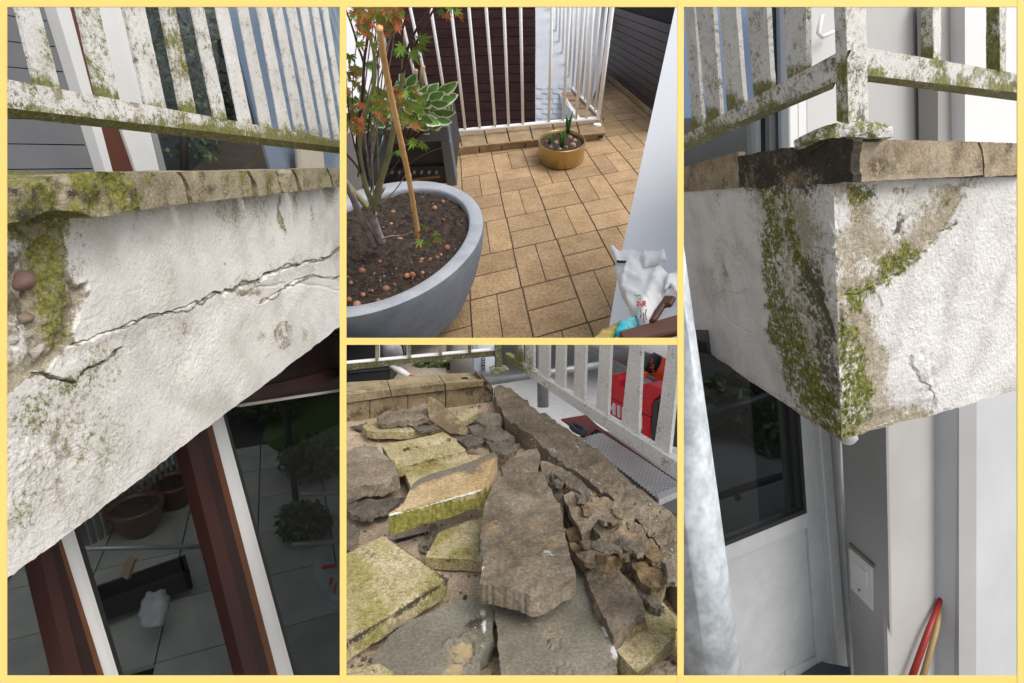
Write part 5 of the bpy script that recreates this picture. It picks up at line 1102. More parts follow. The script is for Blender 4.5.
# ------------------------------------------------------------ railings
ra, rb_ = pt(676.7, 470, 1.80), pt(505, 358, 3.05); RL = plane_dirs(ra, rb_-ra, UPV)
M_r3 = mat('greyed_white_paint', [(.74, .73, .71), (.82, .81, .79)], 10, .55, .15, 100, fine=150, fineamt=.12, var=.03, mask={'R': MOSS, 'G': ((.05, .045, .03), (.12, .10, .07)), 'B': ((.3, .26, .2), (.4, .36, .3))})
w3 = thing('white_railing', 'greyed white flat bar railing beside the stripped mortar bed', 'railing', ra)
m3 = lambda mo, di: (lambda u, v, P: np.clip(np.stack([mo+1.0*smooth(u, 545, 505)+.4*fbm(P, .05, 3, 3), di+.35*fbm(P, .05, 5, 3), .1+0*u], -1), 0, 1.2))
e1_, e2_, e3_ = line(510, 356.5, 676.7, 462), line(510, 363.5, 676.7, 477.5), line(510, 367.4, 676.7, 481)
slab('bottom_rail', [(505, e1_(505)), (690, e1_(690)), (690, e2_(690)), (505, e2_(505))], RL, .03, M_r3, w3, step=4, jit=0, rough=.0008, side=0, rows=1, maskf=m3(.10, .08))
for (b0, b1, vb), (t0, t1) in zip(((18, 48, 65), (62, 95, 98), (115, 155, 134), (180, 218, 176), (255, 298, 225), (345, 392, 282), (445, 515, 352), (578, 640, 432)), ((18, 46), (62, 95), (117, 156), (185, 220), (260, 304), (360, 404), (480, 529), (634, 682))):
    dx = (t0-b0)/vb*12
    q = z6([(t0+dx, -12), (t1+dx, -12), (b1, vb+2), (b0, vb-16)])
    fw_ = .62
    slab('baluster', q, RL.shift(-.010), .012, M_r3, w3, step=4, jit=0, rough=.0006, side=0, rows=1, maskf=m3(.0, .0))
lb = thing('mossy_railing', 'green mossed railing crossing behind the tile kerb', 'railing', gh(420, 385))
LP = plane_dirs(pt(350, 368, 3.0), pt(497, 352, 3.12)-pt(350, 368, 3.0), UPV)
M_mr = mat('mossed_paint', [(.30, .29, .20), (.42, .41, .32)], 10, .7, .2, 90, var=.05, mask={'R': ((.04, .045, .010), (.11, .11, .025), (.20, .19, .07)), 'G': ((.04, .035, .02), (.09, .08, .05)), 'B': ((.3, .26, .2), (.4, .36, .3))})
slab('bottom_rail', z4([(-30, 130), (905, 45), (905, 80), (400, 122), (-30, 170)]), LP, .035, M_mr, lb, step=4, jit=0, rough=.001, side=0, rows=1, maskf=mm(.85, .2, .1, ra=.3))
prism('rail_top_edge', z4([(-30, 126), (905, 40), (905, 46), (-30, 131)]), LP.shift(.003), .03, M_r3, lb)
for x in (192, 390, 575, 752, 915):
    slab('baluster', z4([(x-9, -20), (x+9, -20), (x+9, 130-x*.095), (x-9, 132-x*.095)]), LP.shift(.006), .02, M_mr, lb, step=4, jit=0, rough=.001, side=0, rows=1, maskf=mm(.7, .1, .2, ra=.4))
for x in (207, 375): prism('baluster_edge', z4([(x-3, -20), (x+3, -20), (x+3, 112-x*.095), (x-3, 113-x*.095)]), LP.shift(-.004), .01, M_r3, lb)
slab('corner_post', z4([(905, -20), (940, -20), (948, 165), (910, 170)]), LP.shift(.012), .04, M_mr, lb, step=4, jit=0, rough=.001, side=0, rows=1, maskf=mm(.8, .3, .1))
slab('post_foot', z4([(875, 165), (900, 155), (960, 150), (988, 165), (975, 182), (900, 190), (878, 182)]), LP.shift(.03), .04, M_mr, lb, step=3, jit=.3, rough=.006, rscale=.02, side=.3, maskf=mm(.7, .3, .1))
# ------------------------------------------------------------ beyond the railings
LG = Plane(pt(512, 420, 5.0), (0, 0, 1))
M_lc = mat('pale_concrete', [(.46, .455, .445), (.56, .555, .545)], 1.5, .85, .1, fine=30, fineamt=.08, var=0)
o = prism('lower_concrete', [(340, 500), (340, 341.9), (700, 341.9), (700, 500)], Plane(pt(590, 400, 4.6), n3), .1, M_lc); o['kind'] = 'structure'
PB = Plane(pt(420, 360, 4.3), n3)
o = prism('tan_path', z4([(-30, 60), (610, -20), (610, 260), (-30, 300)]), PB, .05, mat('tan_gravel_path', [(.33, .28, .22), (.43, .37, .30)], 5, .95, .3, 40, fine=60, fineamt=.2, var=0)); o['kind'] = 'structure'
VB = Plane(pt(420, 360, 3.7), -FW+UP*.15)
dq = thing('black_crate', 'black crate behind the mossy railing at the left edge', 'crate', VB.hit(np.array(365.), np.array(382.)))
M_bl = mat('black_plastic', [(.010, .010, .012), (.018, .018, .02)], 5, .4, .05)
prism('crate_body', z4([(-20, -20), (190, -20), (190, 105), (272, 150), (268, 222), (30, 246), (-20, 240)]), VB, .3, M_bl, dq, bevel=.01)
prism('crate_lip', z4([(30, 170), (268, 150), (268, 160), (30, 182)]), VB.shift(.015), .02, mat('dark_grey_plastic', [(.03, .03, .034), (.045, .045, .05)], 5, .4, 0), dq)
gb = thing('grey_bucket', 'grey bucket with a dark handle behind the mossy railing', 'bucket', VB.hit(np.array(391.), np.array(362.)))
slab('bucket_body', z4([(212, -20), (345, -20), (350, 60), (330, 85), (285, 92), (235, 92), (215, 60)]), VB.shift(.02), .2, mat('mid_grey_plastic', [(.22, .23, .24), (.34, .35, .36)], 4, .5, 0), gb, step=4, jit=0, rough=.004, bulge=.08, smoothf=True)
tube('bucket_handle', [VB.shift(.12).hit(np.array(a), np.array(b)) for a, b in z4([(328, -20), (352, 20), (362, 70), (340, 92)])], .012, M_bl, gb, seg=8)
o = tube('white_tube', [VB.shift(.03).hit(np.array(a), np.array(b)) for a, b in z4([(275, 140), (330, 165), (385, 198)])], [.012, .022, .02], M_white, seg=10); tag(o, 'white cartridge tube lying behind the kerb', 'tube')
o = tube('orange_tip', [VB.shift(.03).hit(np.array(a), np.array(b)) for a, b in z4([(366, 178), (390, 188), (410, 198)])], [.012, .012, .005], mat('orange_plastic', [(.55, .16, .06), (.62, .2, .08)], 4, .5, 0), seg=8); tag(o, 'small orange nozzle at the end of the white cartridge tube', 'nozzle')
# strip of grass, log-like pillar, printed sack
leaf_cloud('moss_verge', [(PB.hit(np.array(a), np.array(b)), (.10, .06, .03)) for a, b in z4([(480, 140), (520, 135), (560, 140), (600, 140)])], 700, .02, M_lf[1:], label='clump of green growth beside the round pillar', cat='plant')
rp = tube('round_pillar', [pt(464, 378, 4.0), pt(465, 355, 3.97), pt(464.5, 335, 3.94)], [.105, .10, .098], mat('brown_grey_render', [(.25, .22, .20), (.33, .30, .27)], 9, .9, .3, var=0), seg=24); tag(rp, 'round brown grey pillar behind the mossy railing', 'pillar')
sk3 = thing('printed_sack', 'pale blue grey sack with dark lettering by the corner post', 'sack', pt(484, 372, 3.6))
SKP = Plane(pt(484, 360, 3.6), -FW)
slab('sack_body', z4([(765, -20), (895, -20), (905, 90), (890, 185), (830, 192), (775, 180), (768, 80)]), SKP, .12, mat('pale_blue_paper', [(.40, .45, .50), (.52, .57, .62)], 5, .6, .1), sk3, step=4, jit=.1, rough=.006, bulge=.02, smoothf=True)
prism('blue_panel', z4([(768, -20), (800, -20), (808, 180), (778, 178)]), SKP.shift(.03), .01, mat('blue_grey_paper', [(.26, .32, .38), (.33, .39, .45)], 5, .6, .1), sk3)
for y in (92, 118, 138, 160): stroke('dark_letter', z4([(822, y), (842, y-2), (842, y+14), (824, y+15), (823, y+1)]), .7, SKP.shift(.032), M_bl, sk3, .004)
# scaffold tubes, boards and the red case
M_gal = mat('dull_galvanised', [(.20, .215, .225), (.29, .305, .315), (.37, .385, .395)], 8, .45, .1, 40, metal=.3, var=.05)
def tb3(name, lab, pts, w_, m=None, cat='scaffold tube', grp='scaffold tubes beyond the railing'):
    P = [pt(u, v, t) for u, v, t in pts]; o = tube(name, P, w_/2*pts[0][2]/F, m or M_gal, seg=20); return tag(o, lab, cat, grp) if o else o
tb3('scaffold_tube', 'long level scaffold tube behind the far balusters', [(470, 385, 3.4), (612, 363, 3.4)], 7)
tb3('scaffold_tube', 'upright scaffold tube behind the third baluster', [(542.5, 335, 3.3), (543, 407, 3.3)], 11.5)
tb3('scaffold_tube', 'thick scaffold tube sloping above the red case', [(585, 335, 2.75), (609, 348, 2.75), (654, 366, 2.75)], 21)
tb3('scaffold_tube', 'dark thin scaffold tube along the top of the view', [(575, 340, 3.6), (602, 352, 3.6)], 6, MATS['dark_grey_plastic'])
tb3('scaffold_rod', 'thin rod with an orange band passing over the red case', [(632, 366, 2.6), (664, 386, 2.6)], 4.5, cat='rod', grp=None)
o = tb3('orange_band', 'small orange band around the thin rod', [(643, 373, 2.59), (648, 376, 2.59)], 5.5, mat('orange_red', [(.75, .10, .03), (.82, .14, .04)], 4, .45, 0, var=0), 'band', None)
oc = thing('orange_coupler', 'bright orange red sleeve with a black printed band on the thick tube', 'sleeve', pt(660, 372, 2.7))
tube('sleeve', [pt(652.5, 365, 2.70), pt(672, 375, 2.70)], 12/F*2.7, mat('signal_orange', [(.80, .06, .02), (.86, .09, .03)], 4, .4, 0, var=0), oc, seg=24)
tube('black_band', [pt(648.5, 363.2, 2.70), pt(655.5, 366.8, 2.70)], 12.3/F*2.7, M_bl, oc, seg=24)
BNDP = Plane(pt(652, 366, 2.70-12.6/F*2.7), -FW-RT*.2)
for k in range(3): stroke('orange_letter', [(650+k*1.0, 358+k*6), (653+k*.8, 359.5+k*6), (652+k*1, 362.5+k*6), (649.5+k, 361+k*6)], .8, BNDP, MATS['signal_orange'], oc, .003)
# red case with white lettering
rc3 = thing('red_tool_case', 'red plastic tool case with white block lettering behind the railing', 'tool case', pt(627, 430, 2.75))
cA, cB, cD = pt(605.5, 412, 2.85), pt(649, 441, 2.55), pt(607.5, 374, 2.78)
CF = plane3(cA, cB, cD)
M_redc = mat('red_plastic_case', [(.78, .03, .05), (.84, .04, .06)], 4, .38, .04, var=0)
M_gd = mat('dark_green_grey', [(.055, .075, .078), (.075, .098, .10)], 4, .4, .04, var=0)
z9 = lambda L: [(x/7.04+560, y/7.04+343) for x, y in L]
prism('case_shell', z9([(338, 240), (352, 222), (395, 218), (410, 232), (425, 262), (420, 310), (460, 330), (530, 345), (545, 315), (575, 290), (625, 285), (660, 300), (720, 320), (722, 350), (665, 400), (645, 440), (625, 690), (315, 505)]), CF, .10, M_redc, rc3, bevel=.008, seg=2)
prism('lid_line', z9([(332, 372), (640, 520), (639, 528), (331, 379)]), CF.shift(.002), .006, mat('deep_red', [(.25, .01, .012), (.28, .012, .015)], 4, .4, 0, var=0), rc3)
prism('latch', z9([(552, 432), (612, 462), (610, 482), (550, 452)]), CF.shift(.006), .01, M_redc, rc3, bevel=.002)
prism('latch', z9([(335, 318), (368, 335), (366, 352), (334, 336)]), CF.shift(.006), .01, M_redc, rc3, bevel=.002)
tube('handle', [CF.shift(-.03).hit(np.array(a), np.array(b)) for a, b in z9([(425, 240), (432, 300), (470, 330), (540, 345)])], .022, M_gd, rc3, seg=10)
tube('handle', [CF.shift(-.03).hit(np.array(a), np.array(b)) for a, b in z9([(610, 318), (660, 322), (715, 332)])], .016, M_gd, rc3, seg=10)
M_wl = mat('white_lettering', [(.80, .80, .80), (.84, .84, .84)], 4, .5, 0, var=0); LPN = CF.shift(.003)
def lt(x0, x1, y0, y1): # block stroke in letter space 0..1 along the case
    def w(x, y): return (330+x*252, 402+x*124+y*(78+6*x))
    prism('white_letter', z9([w(x0, y0), w(x1, y0), w(x1, y1), w(x0, y1)]), LPN, .004, M_wl, rc3)
for r in ((0, .075, 0, 1), (.075, .155, .34, .66), (.155, .23, 0, 1), (.285, .36, 0, 1), (.415, .49, 0, 1), (.49, .60, .68, 1), (.625, .845, 0, .32), (.70, .775, .32, 1), (.90, .975, 0, 1)): lt(*r)
gc = thing('green_grey_case', 'dark green grey case end to the right of the red case', 'tool case', pt(665, 440, 2.5))
CG = plane3(pt(650, 440, 2.52), pt(690, 455, 2.3), pt(655, 400, 2.46))
prism('case_shell', z9([(642, 640), (650, 440), (668, 405), (720, 380), (830, 400), (900, 420), (900, 760), (640, 690)]), CG, .10, M_gd, gc, bevel=.008, seg=2)
prism('case_rib', z9([(760, 470), (772, 474), (756, 700), (744, 696)]), CG.shift(.004), .01, M_bl, gc)
prism('case_rib', z9([(690, 430), (700, 432), (684, 680), (674, 676)]), CG.shift(.004), .01, M_bl, gc)
# red board, hose ring, perforated deck
RBP = Plane(pt(580, 424, 3.0), n3)
o = prism('red_board', z6([(205, 297), (305, 280), (350, 322), (520, 440), (672, 545), (672, 549), (510, 441), (345, 337), (300, 372), (245, 325)]), RBP, .008, mat('dull_red_board', [(.14, .03, .025), (.20, .05, .04)], 6, .6, .15)); tag(o, 'dull red board edge behind the perforated deck', 'board')
hr = lambda a, b: RBP.shift(.03).hit(np.array(a), np.array(b))
q_ = np.linspace(0, 2*math.pi, 25); o = tube('hose_ring', [hr(578+6.5*math.cos(x)+1.0*math.sin(x), 429+3.2*math.sin(x)+2.4*math.cos(x)) for x in q_], .014, mat('blue_black_rubber', [(.03, .038, .05), (.05, .06, .075)], 4, .5, 0), seg=8, cap=False); tag(o, 'dark round hose end beside the mortar bed', 'hose')
dk = thing('perforated_deck', 'pale perforated metal scaffold deck below the white railing', 'scaffold deck', pt(640, 470, 2.7))
DKP = Plane(pt(630, 460, 2.56), n3)
M_deck = mat('deck_zinc', [(.62, .62, .62), (.70, .70, .70)], 6, .5, .05, metal=.2, var=0)
prism('deck_pan', z6([(270, 372), (330, 335), (420, 352), (700, 585), (700, 700), (600, 640), (480, 560)]), DKP.shift(-.02), .02, mat('deck_shadow', [(.14, .14, .145), (.19, .19, .195)], 6, .7, 0, var=0), dk)  # dark pan colours in the shade under the perforations
dA = [(x, y) for x, y in z6([(285, 372), (425, 338)])]; dB = [(x, y) for x, y in z6([(610, 625), (750, 556)])]
def dq_(s, t):
    a = (dA[0][0]+(dA[1][0]-dA[0][0])*s, dA[0][1]+(dA[1][1]-dA[0][1])*s); b = (dB[0][0]+(dB[1][0]-dB[0][0])*s, dB[0][1]+(dB[1][1]-dB[0][1])*s)
    t = t**1.0; return (a[0]+(b[0]-a[0])*t, a[1]+(b[1]-a[1])*t)
parts = []
def strip3(a, b, wpx):
    L = math.hypot(b[0]-a[0], b[1]-a[1]); nx, ny = -(b[1]-a[1])/L*wpx/2, (b[0]-a[0])/L*wpx/2
    q = np.array([(a[0]+nx, a[1]+ny), (b[0]+nx, b[1]+ny), (b[0]-nx, b[1]-ny), (a[0]-nx, a[1]-ny)]); A = DKP.hit(q[:, 0], q[:, 1]); V = np.vstack([A, A-n3*.008])
    parts.append((V, [[0, 1, 2, 3], [7, 6, 5, 4]]+[[i, (i+1) % 4, 4+(i+1) % 4, 4+i] for i in range(4)]))
NS, NT = 11, 27
for k in range(-NT//3, NT+NT//3):
    for sgn in (1, -1):
        t0, t1 = k/NT, k/NT+sgn*.30
        a, b = (0., t0), (1., t1)
        def clip_t(p, q_):
            (s0, x0), (s1, x1) = p, q_
            for lim in (0., 1.):
                if (x0-lim)*(x1-lim) < 0:
                    sx = s0+(s1-s0)*(lim-x0)/(x1-x0)
                    if (lim == 0 and x0 < 0) or (lim == 1 and x0 > 1): s0, x0 = sx, lim
                    else: s1, x1 = sx, lim
            return (s0, x0), (s1, x1)
        if max(t0, t1) <= 0 or min(t0, t1) >= 1: continue
        a, b = clip_t(a, b)
        if abs(a[0]-b[0]) < .02: continue
        strip3(dq_(*a), dq_(*b), .95)
V, Fc, _m = join(parts); mk('deck_mesh', V, Fc, M_deck, dk, kind='stuff', fixn=False)
prism('deck_edge', z6([(590, 598), (720, 545), (720, 570), (600, 622)]), DKP.shift(.006), .03, M_deck, dk)
tb3('scaffold_tube', 'blue grey tube end under the deck at the right edge', [(655, 500, 2.5), (690, 493, 2.5)], 9, mat('blue_grey_tube', [(.16, .19, .22), (.24, .27, .30)], 5, .5, 0))
# ================================================================== BAY FOUR: mossy corner of the balcony over a white door
PANEL = 4
d_r, d_l, d_v = ray(1604, 158), ray(498, 207), ray(880, 1600)
K0 = pt(838, 330, 1.4)
WR, WL = plane_dirs(K0, d_r, d_v), plane_dirs(K0, d_l, d_v)
M_pl4 = mat('weathered_white_render', [(.52, .50, .475), (.66, .645, .62), (.73, .715, .695)], 6, .9, .35, 130, fine=260, fineamt=.10, var=0,
            mask={'B': ((.40, .33, .24), (.28, .24, .16), (.52, .47, .38)), 'G': ((.018, .016, .012), (.10, .085, .06), (.05, .045, .03)), 'R': ((.020, .028, .004), (.105, .12, .010), (.30, .285, .045))})
ck1 = [(968, 188), (960, 216), (948, 228), (940, 234), (930, 248), (921, 254), (910, 259), (903, 268), (893, 278), (885, 283), (877, 287), (861, 294), (848, 297), (834, 298)]
ck2 = [(911, 356), (914, 366), (921, 382), (927, 389), (933, 398), (931, 408), (927, 416)]
ck3 = [(876, 320), (882, 306), (879, 296)]
ck4 = [(713, 296), (724, 290), (735, 294), (748, 289)]
ck5 = [(788, 238), (797, 255), (806, 270), (820, 290), (828, 320), (833, 335)]
ck6 = [(716, 398-90), (730, 322), (744, 330), (760, 335)]
def tracks(u, v):
    L = 1.2*smooth(pldist(u, v, [(769, 190), (771, 250), (776, 300), (783, 335)]), 15, 1)+.95*smooth(pldist(u, v, [(787, 190), (794, 230), (798, 262)]), 13, 1)
    L += 1.05*smooth(pldist(u, v, [(783, 320), (795, 365), (812, 400), (838, 437)]), 27, 3)+.55*smooth(pldist(u, v, [(805, 280), (822, 330), (834, 400)]), 20, 2)+.6*blob(u, v, 829, 290, 14, 24)
    L += .5*smooth(pldist(u, v, [(772, 240), (792, 340), (815, 400)]), 30, 4)
    return L
def sgr(u, v, P, R):
    u, v = warp(u, v, 3.2, 9, 2)
    n1, n2, n3 = fbm(P, .07, 51, 4), fbm(P, .02, 53, 3), fbm(P, .035, 57, 3)
    n4 = vnoise(P, .0075, 59)+.6*n2
    if not R:
        moss = tracks(u, v)*(.75+.5*n1) + .5*blob(u, v, 716, 200, 6, 24)
        dirt = .95*smooth(pldist(u, v, [(808, 270), (820, 310), (826, 360), (836, 420)]), 15, 2)*(.6+.8*np.abs(n2)) + .7*smooth(pldist(u, v, ck5), 4, .5) + .9*smooth(v, 200, 186)*blob(u, v, 775, 190, 60, 30)*1.2 + .45*smooth(pldist(u, v, ck4), 2, .3)
        dirt += .6*blob(u, v, 686, 262, 7, 12)
        bare = .66*smooth(pldist(u, v, [(778, 190), (800, 270), (818, 350), (838, 440)]), 52, 8) + .42*blob(u, v, 722, 270, 40, 60)*(1+n1) + .3*blob(u, v, 810, 220, 30, 50) + .45*smooth(v-(441.5-.671*(841-u)), -10, 0)
        dirt += .22*(u > 798)*(v < 300)*(1+n1)
    else:
        moss = 1.35*smooth(pldist(u, v, [(838, 330), (850, 358), (856, 395), (848, 432)]), 27, 5)*smooth(v, 305, 335) + 1.15*smooth(pldist(u, v, [(856, 300), (880, 282), (893, 266), (910, 253)]), 18, 2) + .8*blob(u, v, 884, 262, 20, 18)
        moss += .9*blob(u, v, 866, 192, 28, 16) + .75*blob(u, v, 947, 203, 17, 17) + .7*blob(u, v, 850, 300, 20, 26) + .8*blob(u, v, 911, 252, 12, 14) + .75*blob(u, v, 870, 322, 12, 20) + .55*blob(u, v, 858, 205, 12, 40) + .6*blob(u, v, 902, 190, 14, 9)
        moss = moss*(.75+.5*n1)
        dirt = 1.4*blob(u, v, 901.7, 227, 7.5, 17) + .75*smooth(pldist(u, v, ck1), 2.6, .4)*smooth(v, 205, 225)*(.7+.6*n2) + .8*blob(u, v, 869, 197, 16, 14) + .55*blob(u, v, 892, 262, 16, 16)*(1+n2) + .7*blob(u, v, 838, 262, 7, 12) + .7*blob(u, v, 959, 190, 12, 9)
        dirt += .75*smooth(u-836, 22, 2)*smooth(v, 340, 380)*np.clip(.45+n2, 0, 1.3) + .6*smooth(pldist(u, v, ck2), 1.6, .3) + .5*blob(u, v, 926, 315, 3, 3) + .5*blob(u, v, 912, 337, 2.5, 4)
        bare = .62*smooth(pldist(u, v, ck1), 26, 3)*(v < np.interp(u, [834, 877, 910, 940, 968], [302, 292, 264, 240, 190])) + .60*inpoly(u, v, [(834, 185), (968, 185), (940, 234), (910, 259), (877, 287), (834, 298)])*(1+.7*n1)
        bare += .8*smooth(pldist(u, v, [(852, 310), (874, 355), (870, 395), (890, 425)]), 28, 4) + .9*smooth(v-(441.5-.298*(u-844.7)), -22, -4)*smooth(u, 932, 915) + .4*smooth(v-(441.5-.298*(u-844.7)), -8, -1) + .35*blob(u, v, 925, 380, 22, 50)
        bare += .35*smooth(u-838, 40, 8)*smooth(v, 300, 330)
    moss = np.minimum(moss*1.12, 1.0)*(.82+.42*n4); dirt = dirt*(.85+.4*n4)+.34*np.clip(moss, 0, 1)*(n2 > .05)
    return np.clip(np.stack([moss, dirt, bare], -1), 0, 1.3)
def cornerlump(P):      # shared ragged arris
    return .008*fbm(P, .05, 61, 3)+.008*fbm(P, .018, 66, 3)-.006*np.clip(fbm(P, .03, 68, 2), 0, 1)
def wallface(name, q, nu, nv, pl, right):
    (a, b, c, d) = [np.array(x, float) for x in q]      # TL TR BR BL
    s = np.linspace(0, 1, nu)[None, :, None]; t = np.linspace(0, 1, nv)[:, None, None]
    X = (a*(1-s)+b*s)*(1-t)+(d*(1-s)+c*s)*t; u, v = X[..., 0], X[..., 1]
    P = pl.hit(u, v); cd_ = (1-s[..., 0])*0+np.abs((s[..., 0] if right else 1-s[..., 0]))*(b[0]-a[0])
    kf = smooth(cd_, 0, 6)
    d_ = .0013*fbm(P, .011, 1, 2)+.0012*np.abs(vnoise(P, .007, 4))+.0032*fbm(P, .09, 8, 2)
    mk_ = sgr(u, v, P, right); rough = np.clip(mk_[..., 0]+mk_[..., 1]+mk_[..., 2]*.7, 0, 1)
    d_ = d_ + rough*(.0022*fbm(P, .018, 71, 4)+.002*fbm(P, .05, 72, 3)) + .0012*np.clip(mk_[..., 0], 0, 1)*(.4+fbm(P, .012, 75, 2))
    if right:
        up = inpoly(u, v, [(820, 140), (985, 140), (968, 188), (940, 234), (910, 259), (877, 287), (834, 298)])
        d_ = d_ - .0035*up*smooth(pldist(*warp(u, v, 2.2, 9, 2), ck1), 0, 3) - .006*smooth(pldist(*warp(u, v, 2.2, 9, 2), ck1), 1.8, .3) - .006*smooth(blob(*warp(u, v, 3.2, 9, 2), 901.7, 227, 7, 16), .1, .5) - .006*smooth(pldist(*warp(u, v, 2, 7, 5), ck2), 1.3, .3) - .006*smooth(pldist(u, v, ck3), 1.4, .3)
        d_ = d_ + .008*blob(u, v, 927, 378, 20, 50)*(1+1.0*vnoise(P, .022, 5)) + .005*blob(u, v, 880, 206, 16, 16) - .009*smooth(v-(441.5-.298*(u-844.7)), -24, -10)*smooth(u, 930, 912)*smooth(pldist(u, v, ck2), 0, 6)
        d_ = d_ + .004*blob(u, v, 925, 205, 18, 14)
    else:
        d_ = d_ - .010*smooth(pldist(u, v, ck5), 2.4, .4) - .004*smooth(pldist(u, v, ck4), 1.3, .3) - .003*smooth(pldist(u, v, ck6), 1.2, .3)+.006*blob(u, v, 720, 245, 30, 60)*.5
    P2 = P + pl.n*(d_*kf)[..., None] + (unit(WL.n+WR.n)*(cornerlump(P)-.001)[..., None])*(1-smooth(cd_, 0, 16))[..., None]
    idx = np.arange(nu*nv).reshape(nv, nu); V = P2.reshape(-1, 3); mk2 = mk_.reshape(-1, 3)
    Fc = np.stack([idx[:-1, :-1], idx[1:, :-1], idx[1:, 1:], idx[:-1, 1:]], -1).reshape(-1, 4)
    ret = P2[-1]+unit(d_l if right else d_r)*.25; V = np.vstack([V, ret]); mk2 = np.vstack([mk2, mk2[idx[-1]]*.3]); r1 = np.arange(nu*nv, nu*nv+nu); r0 = idx[-1]
    Fc = np.vstack([Fc, np.stack([r0[:-1], r1[:-1], r1[1:], r0[1:]], -1)])
    mk(name, V, Fc.tolist(), M_pl4, bc4, mask=mk2, fixn=False)
bc4 = thing('balcony_corner', 'white rendered balcony corner streaked with bright green moss and black grime', 'wall', K0)
wallface('left_face', [(676, 187), (833.2, 174), (841.7, 441.5), (676, 330.8)], 180, 290, WL, False)
wallface('right_face', [(833.2, 176), (1024, 168), (1024, 388), (841.7, 441.5)], 220, 300, WR, True)
# coping
CR, CL = WR.shift(.03), WL.shift(.012); K1 = CR.hit(np.array(851.5), np.array(139.))
M_cp4 = mat('aged_coping', [(.16, .125, .08), (.30, .235, .155), (.42, .335, .225)], 12, .9, .5, 90, fine=200, fineamt=.3, var=.05, mask={'G': ((.012, .011, .009), (.045, .038, .028)), 'R': MOSS, 'B': ((.46, .40, .31), (.33, .26, .18))})
def cm4(mo, di, ba): return lambda u, v, P: np.clip(np.stack([mo+.3*fbm(P, .05, 3, 3), di+.45*fbm(P, .05, 13, 4), ba+.45*fbm(P, .04, 23, 3)], -1), 0, 1.2)
prism('coping_joint', [(848, 141), (1024, 145), (1024, 176), (853, 180)], CR.shift(-.012), .2, MATS['dark_joint'], bc4, d=d_l)
slab('coping_stone', [(851.5, 138.8), (880, 139.5), (930, 140.5), (976, 141.8), (980, 150), (981.5, 162), (983, 175), (960, 177), (925, 178), (890, 180), (853, 182)], CR, .24, M_cp4, bc4, d=d_l, step=3.5, rough=.003, jit=.35, side=.1, maskf=lambda u, v, P: np.clip(np.stack([.1+0*u, .28+.4*fbm(P, .06, 3, 4), .3+.4*fbm(P, .04, 23, 3)+.5*smooth(v-(181.8-.031*(u-853)), -7, -2)], -1), 0, 1.2), label='brown coping stone right of the railing post')
slab('coping_stone', [(978.5, 142), (1024, 143.5), (1024, 174.5), (986, 177), (984, 172), (983.5, 158), (981.5, 149)], CR.shift(-.004), .24, M_cp4, bc4, d=d_l, step=3.5, rough=.004, jit=.3, side=.1, maskf=cm4(.1, .35, .3))
slab('coping_stone', [(738, 156), (790, 147.5), (818, 143), (838, 138.3), (851, 138.8), (853, 181.8), (815, 184), (790, 187), (775, 184), (760, 188), (740, 187.5)], CL, .03, M_cp4, bc4, d=d_r, step=3.5, rough=.008, rscale=.04, jit=.6, side=.1, maskf=lambda u, v, P: np.clip(np.stack([.15+.2*fbm(P, .05, 3, 3), .78+.4*fbm(P, .07, 13, 4)+.3*blob(u, v, 820, 160, 40, 20), .0*u], -1), 0, 1.2), label='blackened coping stone left of the railing post')
slab('coping_stone', [(676, 169.5), (705, 160.5), (739, 151.5), (739.5, 187.6), (715, 189.6), (676, 192.6)], CL.shift(-.006), .03, M_cp4, bc4, d=d_r, step=3.5, rough=.004, jit=.3, side=.1, maskf=cm4(.28, .25, .15))
# railing
M_rail4 = M_rail
PL_, PR_ = CL.shift(-.045), CR.shift(-.045)
cr = thing('corner_railing', 'white mossy corner railing with a square post on a slab foot', 'railing', PR_.hit(np.array(850.), np.array(135.)))
slab('post_foot', [(816, 130), (826, 125.5), (845, 121), (872, 121.5), (888, 124.5), (893, 128), (893, 137), (868, 138), (846, 136.5), (822, 139.5), (816, 138.5)], Plane(K1-FW*-.0+FW*.012, -FW*.9-UP*.1), .09, M_rail4, cr, step=3, rough=.004, rscale=.03, jit=.4, bulge=.003, side=.2, maskf=lambda u, v, P: np.clip(np.stack([.6+.4*fbm(P, .03, 4, 3), .35+.5*fbm(P, .025, 9, 3), .3+.4*fbm(P, .03, 12, 3)], -1), 0, 1.2))
prism('foot_shade_strip', [(822, 138), (868, 137), (885, 137.5), (868, 141), (822, 144)], Plane(K1+FW*.02, -FW), .07, MATS['dark_joint'], cr)  # dark strip painted for the shade under the post foot
QR, QL = CR.shift(-.06), CL.shift(-.03)
rm4 = lambda m, d, b=.12: railmask(lambda u, v: m+0*u, lambda u, v: d+0*u, lambda u, v: b+0*u)
slab('post', [(843.4, -3), (866, -3), (868.6, 122), (846.2, 124)], QR, .001, M_rail4, cr, step=3.5, jit=.05, rough=.0008, rows=1, side=0, maskf=railmask(lambda u, v: .1+.4*smooth(v, 95, 122), lambda u, v: .2+.25*smooth(v, 90, 120)+.3*blob(u, v, 857, 58, 4, 14), lambda u, v: .18+0*u))
slab('post', [(834, -3), (845.4, -3), (848.2, 124), (836.8, 121)], QL, .001, M_rail4, cr, step=3.0, jit=.05, rough=.0008, rows=1, side=0, maskf=railmask(lambda u, v: .15+.65*smooth(v, 55, 70), lambda u, v: .2+.1*smooth(v, 55, 70), lambda u, v: .2+0*u))
